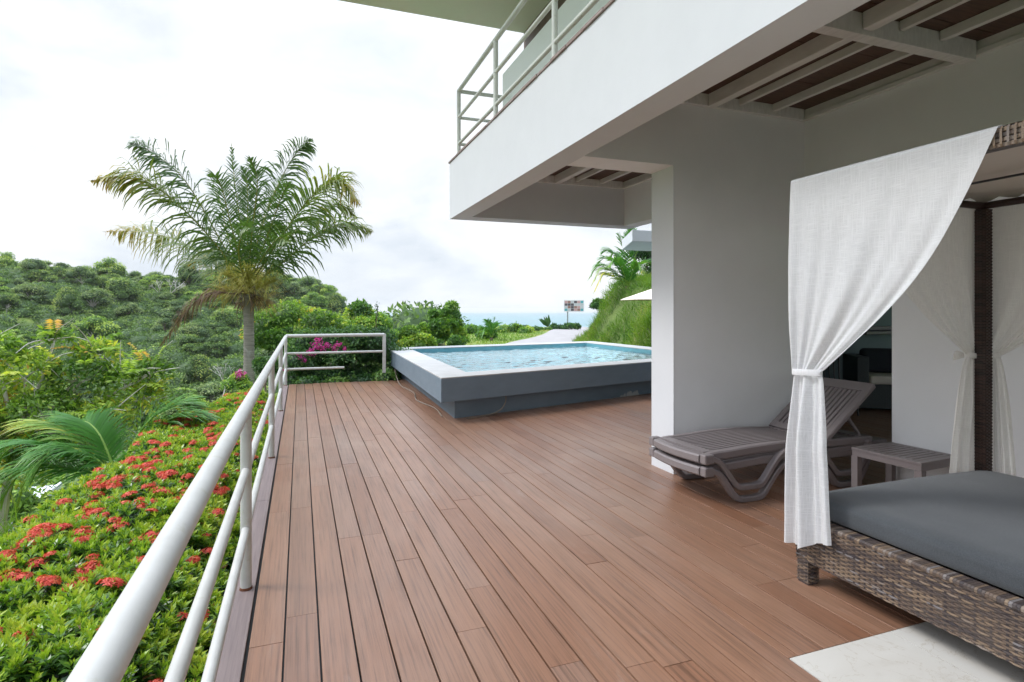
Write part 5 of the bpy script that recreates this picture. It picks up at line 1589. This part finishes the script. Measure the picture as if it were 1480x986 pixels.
for k in range(130):   # sprays of paired leaflets
    l = lt[rt.integers(len(lt))]; d = unit(rt.normal(0, 1, 3) + [0, 0, .5]); s0 = np.array(l[:3]) + d * np.array(l[3:6]) * .8; L_ = rt.uniform(.2, .5)
    m_ = 14; tt = np.linspace(.1, 1, m_); P_ = s0 + d * (tt * L_)[:, None] + np.array([0, 0, -.12]) * (tt ** 2)[:, None]
    sdv = unit(np.cross(d, [0, 0, 1.])); sg = np.where(np.arange(m_) % 2, 1, -1)[:, None]
    lb.leaves(P_, sdv * sg + d * .5 + [0, 0, -.2], [0, 0, 1.] + rt.normal(0, .3, (m_, 3)), .10 * rt.uniform(.8, 1.2, m_), .045, np.clip(.72 + rt.normal(0, .16), 0, 1), .15)
    lb.tube([tuple(s0), tuple(s0 + d * L_ * .5 + [0, 0, -.03]), tuple(s0 + d * L_ + [0, 0, -.12])], [.005, .004, .002], 4, .6)
lb.build('crown', M['lime'], tl)
m = MB(); rk = random.Random(12)
m.tube(bez([(-.7, .3, -4.5), (-.8, .3, -2), (-.5, .1, -.3)], 8), [.10, .10, .09, .08, .08, .07, .06, .05], 8)
for l in lt: m.tube(bez([(-.5, .1, -.3), (l[0] * .5 - .2, l[1] * .5 + rk.uniform(-.1, .1), l[2] * .45 - .1), l[:3]], 8), [.035 - .003 * i for i in range(8)], 6)
for k in range(60):
    l = lt[rk.randrange(len(lt))]; a = Vector(l[:3]); d = Vector((rk.uniform(-1, 1), rk.uniform(-1.2, .4), rk.uniform(-.4, .8))).normalized()
    L_ = rk.uniform(.35, .85); mid = a + d * L_ * .5 + Vector((rk.uniform(-1, 1), 0, rk.uniform(-1, 1))) * .10
    m.tube(bez([tuple(a), tuple(mid), tuple(a + d * L_ + Vector((0, 0, -.05)))], 8), [.011 - .0011 * i for i in range(8)], 5)
m.build('branch', M['pale_bark'], tl)
# trees on the slope below the terrace, near
for i, (u, D, s_, kd, lab) in enumerate([(20, 17, 1.9, 3, 'bright green tree crown low on the slope at the far left'), (150, 21, 2.1, 0, 'dense tree on the slope behind the leafy tree, nearer the frame edge'), (250, 26, 2.2, 6, 'yellowish tree on the slope behind the low coconut palm'), (-20, 24, 2.6, 2, 'olive tree on the slope at the left frame edge'),
                                  (320, 34, 2.4, 4, 'dark tree on the slope just left of the palm trunk'), (100, 33, 2.8, 3, 'bright tree on the slope seen over the leafy tree'), (215, 42, 3.0, 0, 'round dense tree in the near valley between the leafy tree and the palm'), (385, 38, 2.4, 3, 'bright tree down the slope right of the palm trunk'), (430, 44, 3.0, 0, 'dense tree down the slope behind the end railing'), (500, 50, 2.6, 4, 'dark tree down the slope behind the domed shrub')]):
    p = at(u, D, 0); z = float(terrain_z(p.x, p.y))
    forest_tree(kd, p.x, p.y, z + s_ * .3, s_, i * 1.3, lab, None)
# drooping grass below the hedge at the left
lb = LB(); rg = np.random.default_rng(44); k = 2600
P_ = np.stack([rg.uniform(-3.1, -2.3, k), rg.uniform(4.0, 6.5, k), np.zeros(k)], -1); P_[:, 2] = -.9 + .25 * (P_[:, 0] + 3.1)
lb.leaves(P_, np.stack([rg.normal(-.1, .35, k), rg.normal(-.1, .35, k), rg.uniform(.6, 1, k)], -1), rg.normal(0, 1, (k, 3)), rg.uniform(.3, .75, k), .012, np.clip(.65 + rg.normal(0, .2, k), 0, 1), .4)
tag(lb.build('wild_grass', M['grass']), 'fine pale grass drooping outside the hedge at the left', 'grass', kind='stuff')

# white house roof low on the slope
hp_ = at(8, 22, 0); hs = tag(empty('house', (hp_.x, hp_.y, zat(722, 22))), 'low white house roof glimpsed on the slope at the left edge', 'house')
m = MB(); m.box(-2.2, 1.3, -1.6, 1.6, -.12, .0); m.box(-2.2, 1.3, -1.6, -1.5, .0, .1); m.box(1.2, 1.3, -1.5, 1.6, .0, .1); m.build('roof', M['sunlit_white_wall'], hs)
m = MB(); m.box(-2.0, 1.1, -1.4, 1.4, -3, -.12); m.build('wall', M['sunlit_white_wall'], hs)

# ============================================================ BILLBOARD
D = 60.0
bp = at(829.5, D, 0); bb = tag(empty('billboard', (bp.x, bp.y, float(terrain_z(bp.x, bp.y))), -TH), 'billboard with photo collage on a post by the road', 'billboard')
z0, z1 = zat(450.5, D) - bb.location.z, zat(434, D) - bb.location.z; w = 29 / F * D / 2
m = MB(); m.box(-w, w, -.03, .05, z0, z1); m.build('board', M['white_metal'], bb)
m = MB(); m.tube([(-w * .62, .08, -.5), (-w * .62, .08, z1 - .05)], .07, 8); m.build('post', M['steel'], bb)
cols = {'teal_print': (.12, .42, .46), 'pink_print': (.62, .38, .38), 'dark_print': (.12, .10, .12), 'pale_print': (.60, .62, .64), 'brown_print': (.35, .20, .16)}
rp = random.Random(6); X_ = np.linspace(-w + .05, w - .05, 7); Z_ = np.linspace(z1 - .05, z0 + .05, 5)
names = list(cols)
for nm in names:
    m = MB()
    for i in range(6):
        for j in range(4):
            pick = 'teal_print' if (i == 5 and j in (0, 3)) or (j == 3 and i < 1) else names[1 + (i * 7 + j * 5 + (i * j) % 3) % 4]
            if pick == nm: m.box(X_[i] + .015, X_[i + 1] - .015, -.042, -.031, Z_[j + 1] + .012, Z_[j] - .012)
    if m.v: m.build('picture_panel', simple(nm, cols[nm]), bb)

# ============================================================ PARASOL beyond the wall
D = 19.0; pp = at(955, D, 0); um = tag(empty('parasol', (pp.x, pp.y, -.2)), 'pale peach parasol open on the bank beyond the pool', 'parasol')
ze = zat(433, D) + .2; zt = ze + .45; m = MB(); N_ = 8; Rr = 1.30; V = [(0, 0, zt)]
for q in range(N_): a_ = 2 * math.pi * q / N_ + .3; V.append((Rr * math.cos(a_), Rr * math.sin(a_), ze))
for q in range(N_): a_ = 2 * math.pi * q / N_ + .3; V.append((Rr * math.cos(a_), Rr * math.sin(a_), ze - .02))
V.append((0, 0, zt - .03))
Fc = [(0, 1 + q, 1 + (q + 1) % N_) for q in range(N_)] + [(1 + q, 1 + N_ + q, 1 + N_ + (q + 1) % N_, 1 + (q + 1) % N_) for q in range(N_)] + [(2 * N_ + 1, 1 + N_ + (q + 1) % N_, 1 + N_ + q) for q in range(N_)]
m.add(V, Fc); m.build('canopy', M['umbrella'], um)
m = MB(); m.tube([(0, 0, -.3), (0, 0, zt + .1)], .022, 8); m.build('pole', M['white_metal'], um)
m = MB()
for q in range(N_): a_ = 2 * math.pi * q / N_ + .3; m.tube([(0, 0, zt - .06), (Rr * .98 * math.cos(a_), Rr * .98 * math.sin(a_), ze - .03)], .008, 5)
m.build('rib', M['white_metal'], um)

# small litter and leaves on the deck
rl = random.Random(3)
for (x, y, s_) in ((.55, 8.9, .03), (1.1, 7.6, .02), (.9, 3.3, .018), (1.55, 11.9, .03), (.35, 12.6, .025), (1.7, 10.5, .025)):
    lb = LB(); lb.leaves([[0, 0, .006]], [[rl.uniform(-1, 1), rl.uniform(-1, 1), .1]], [[0, 0, 1.]], s_ * 1.8, s_, .3, -.15)

# ============================================================ THE AIR
m = MB(); m.box(-13500, 13500, -13500, 13500, -105.0, 60.0)
hm = bpy.data.materials.new('haze'); hm.use_nodes = True; hm.node_tree.nodes.clear()
_o = hm.node_tree.nodes.new('ShaderNodeOutputMaterial'); _v = hm.node_tree.nodes.new('ShaderNodeVolumePrincipled')
_v.inputs['Color'].default_value = (1.0, 1.0, 1.0, 1); _v.inputs['Density'].default_value = 0.00009; _v.inputs['Anisotropy'].default_value = 0.2
hm.node_tree.links.new(_v.outputs[0], _o.inputs['Volume'])
tag(m.build('haze', hm), 'thin pale sea haze', 'haze', kind='stuff')
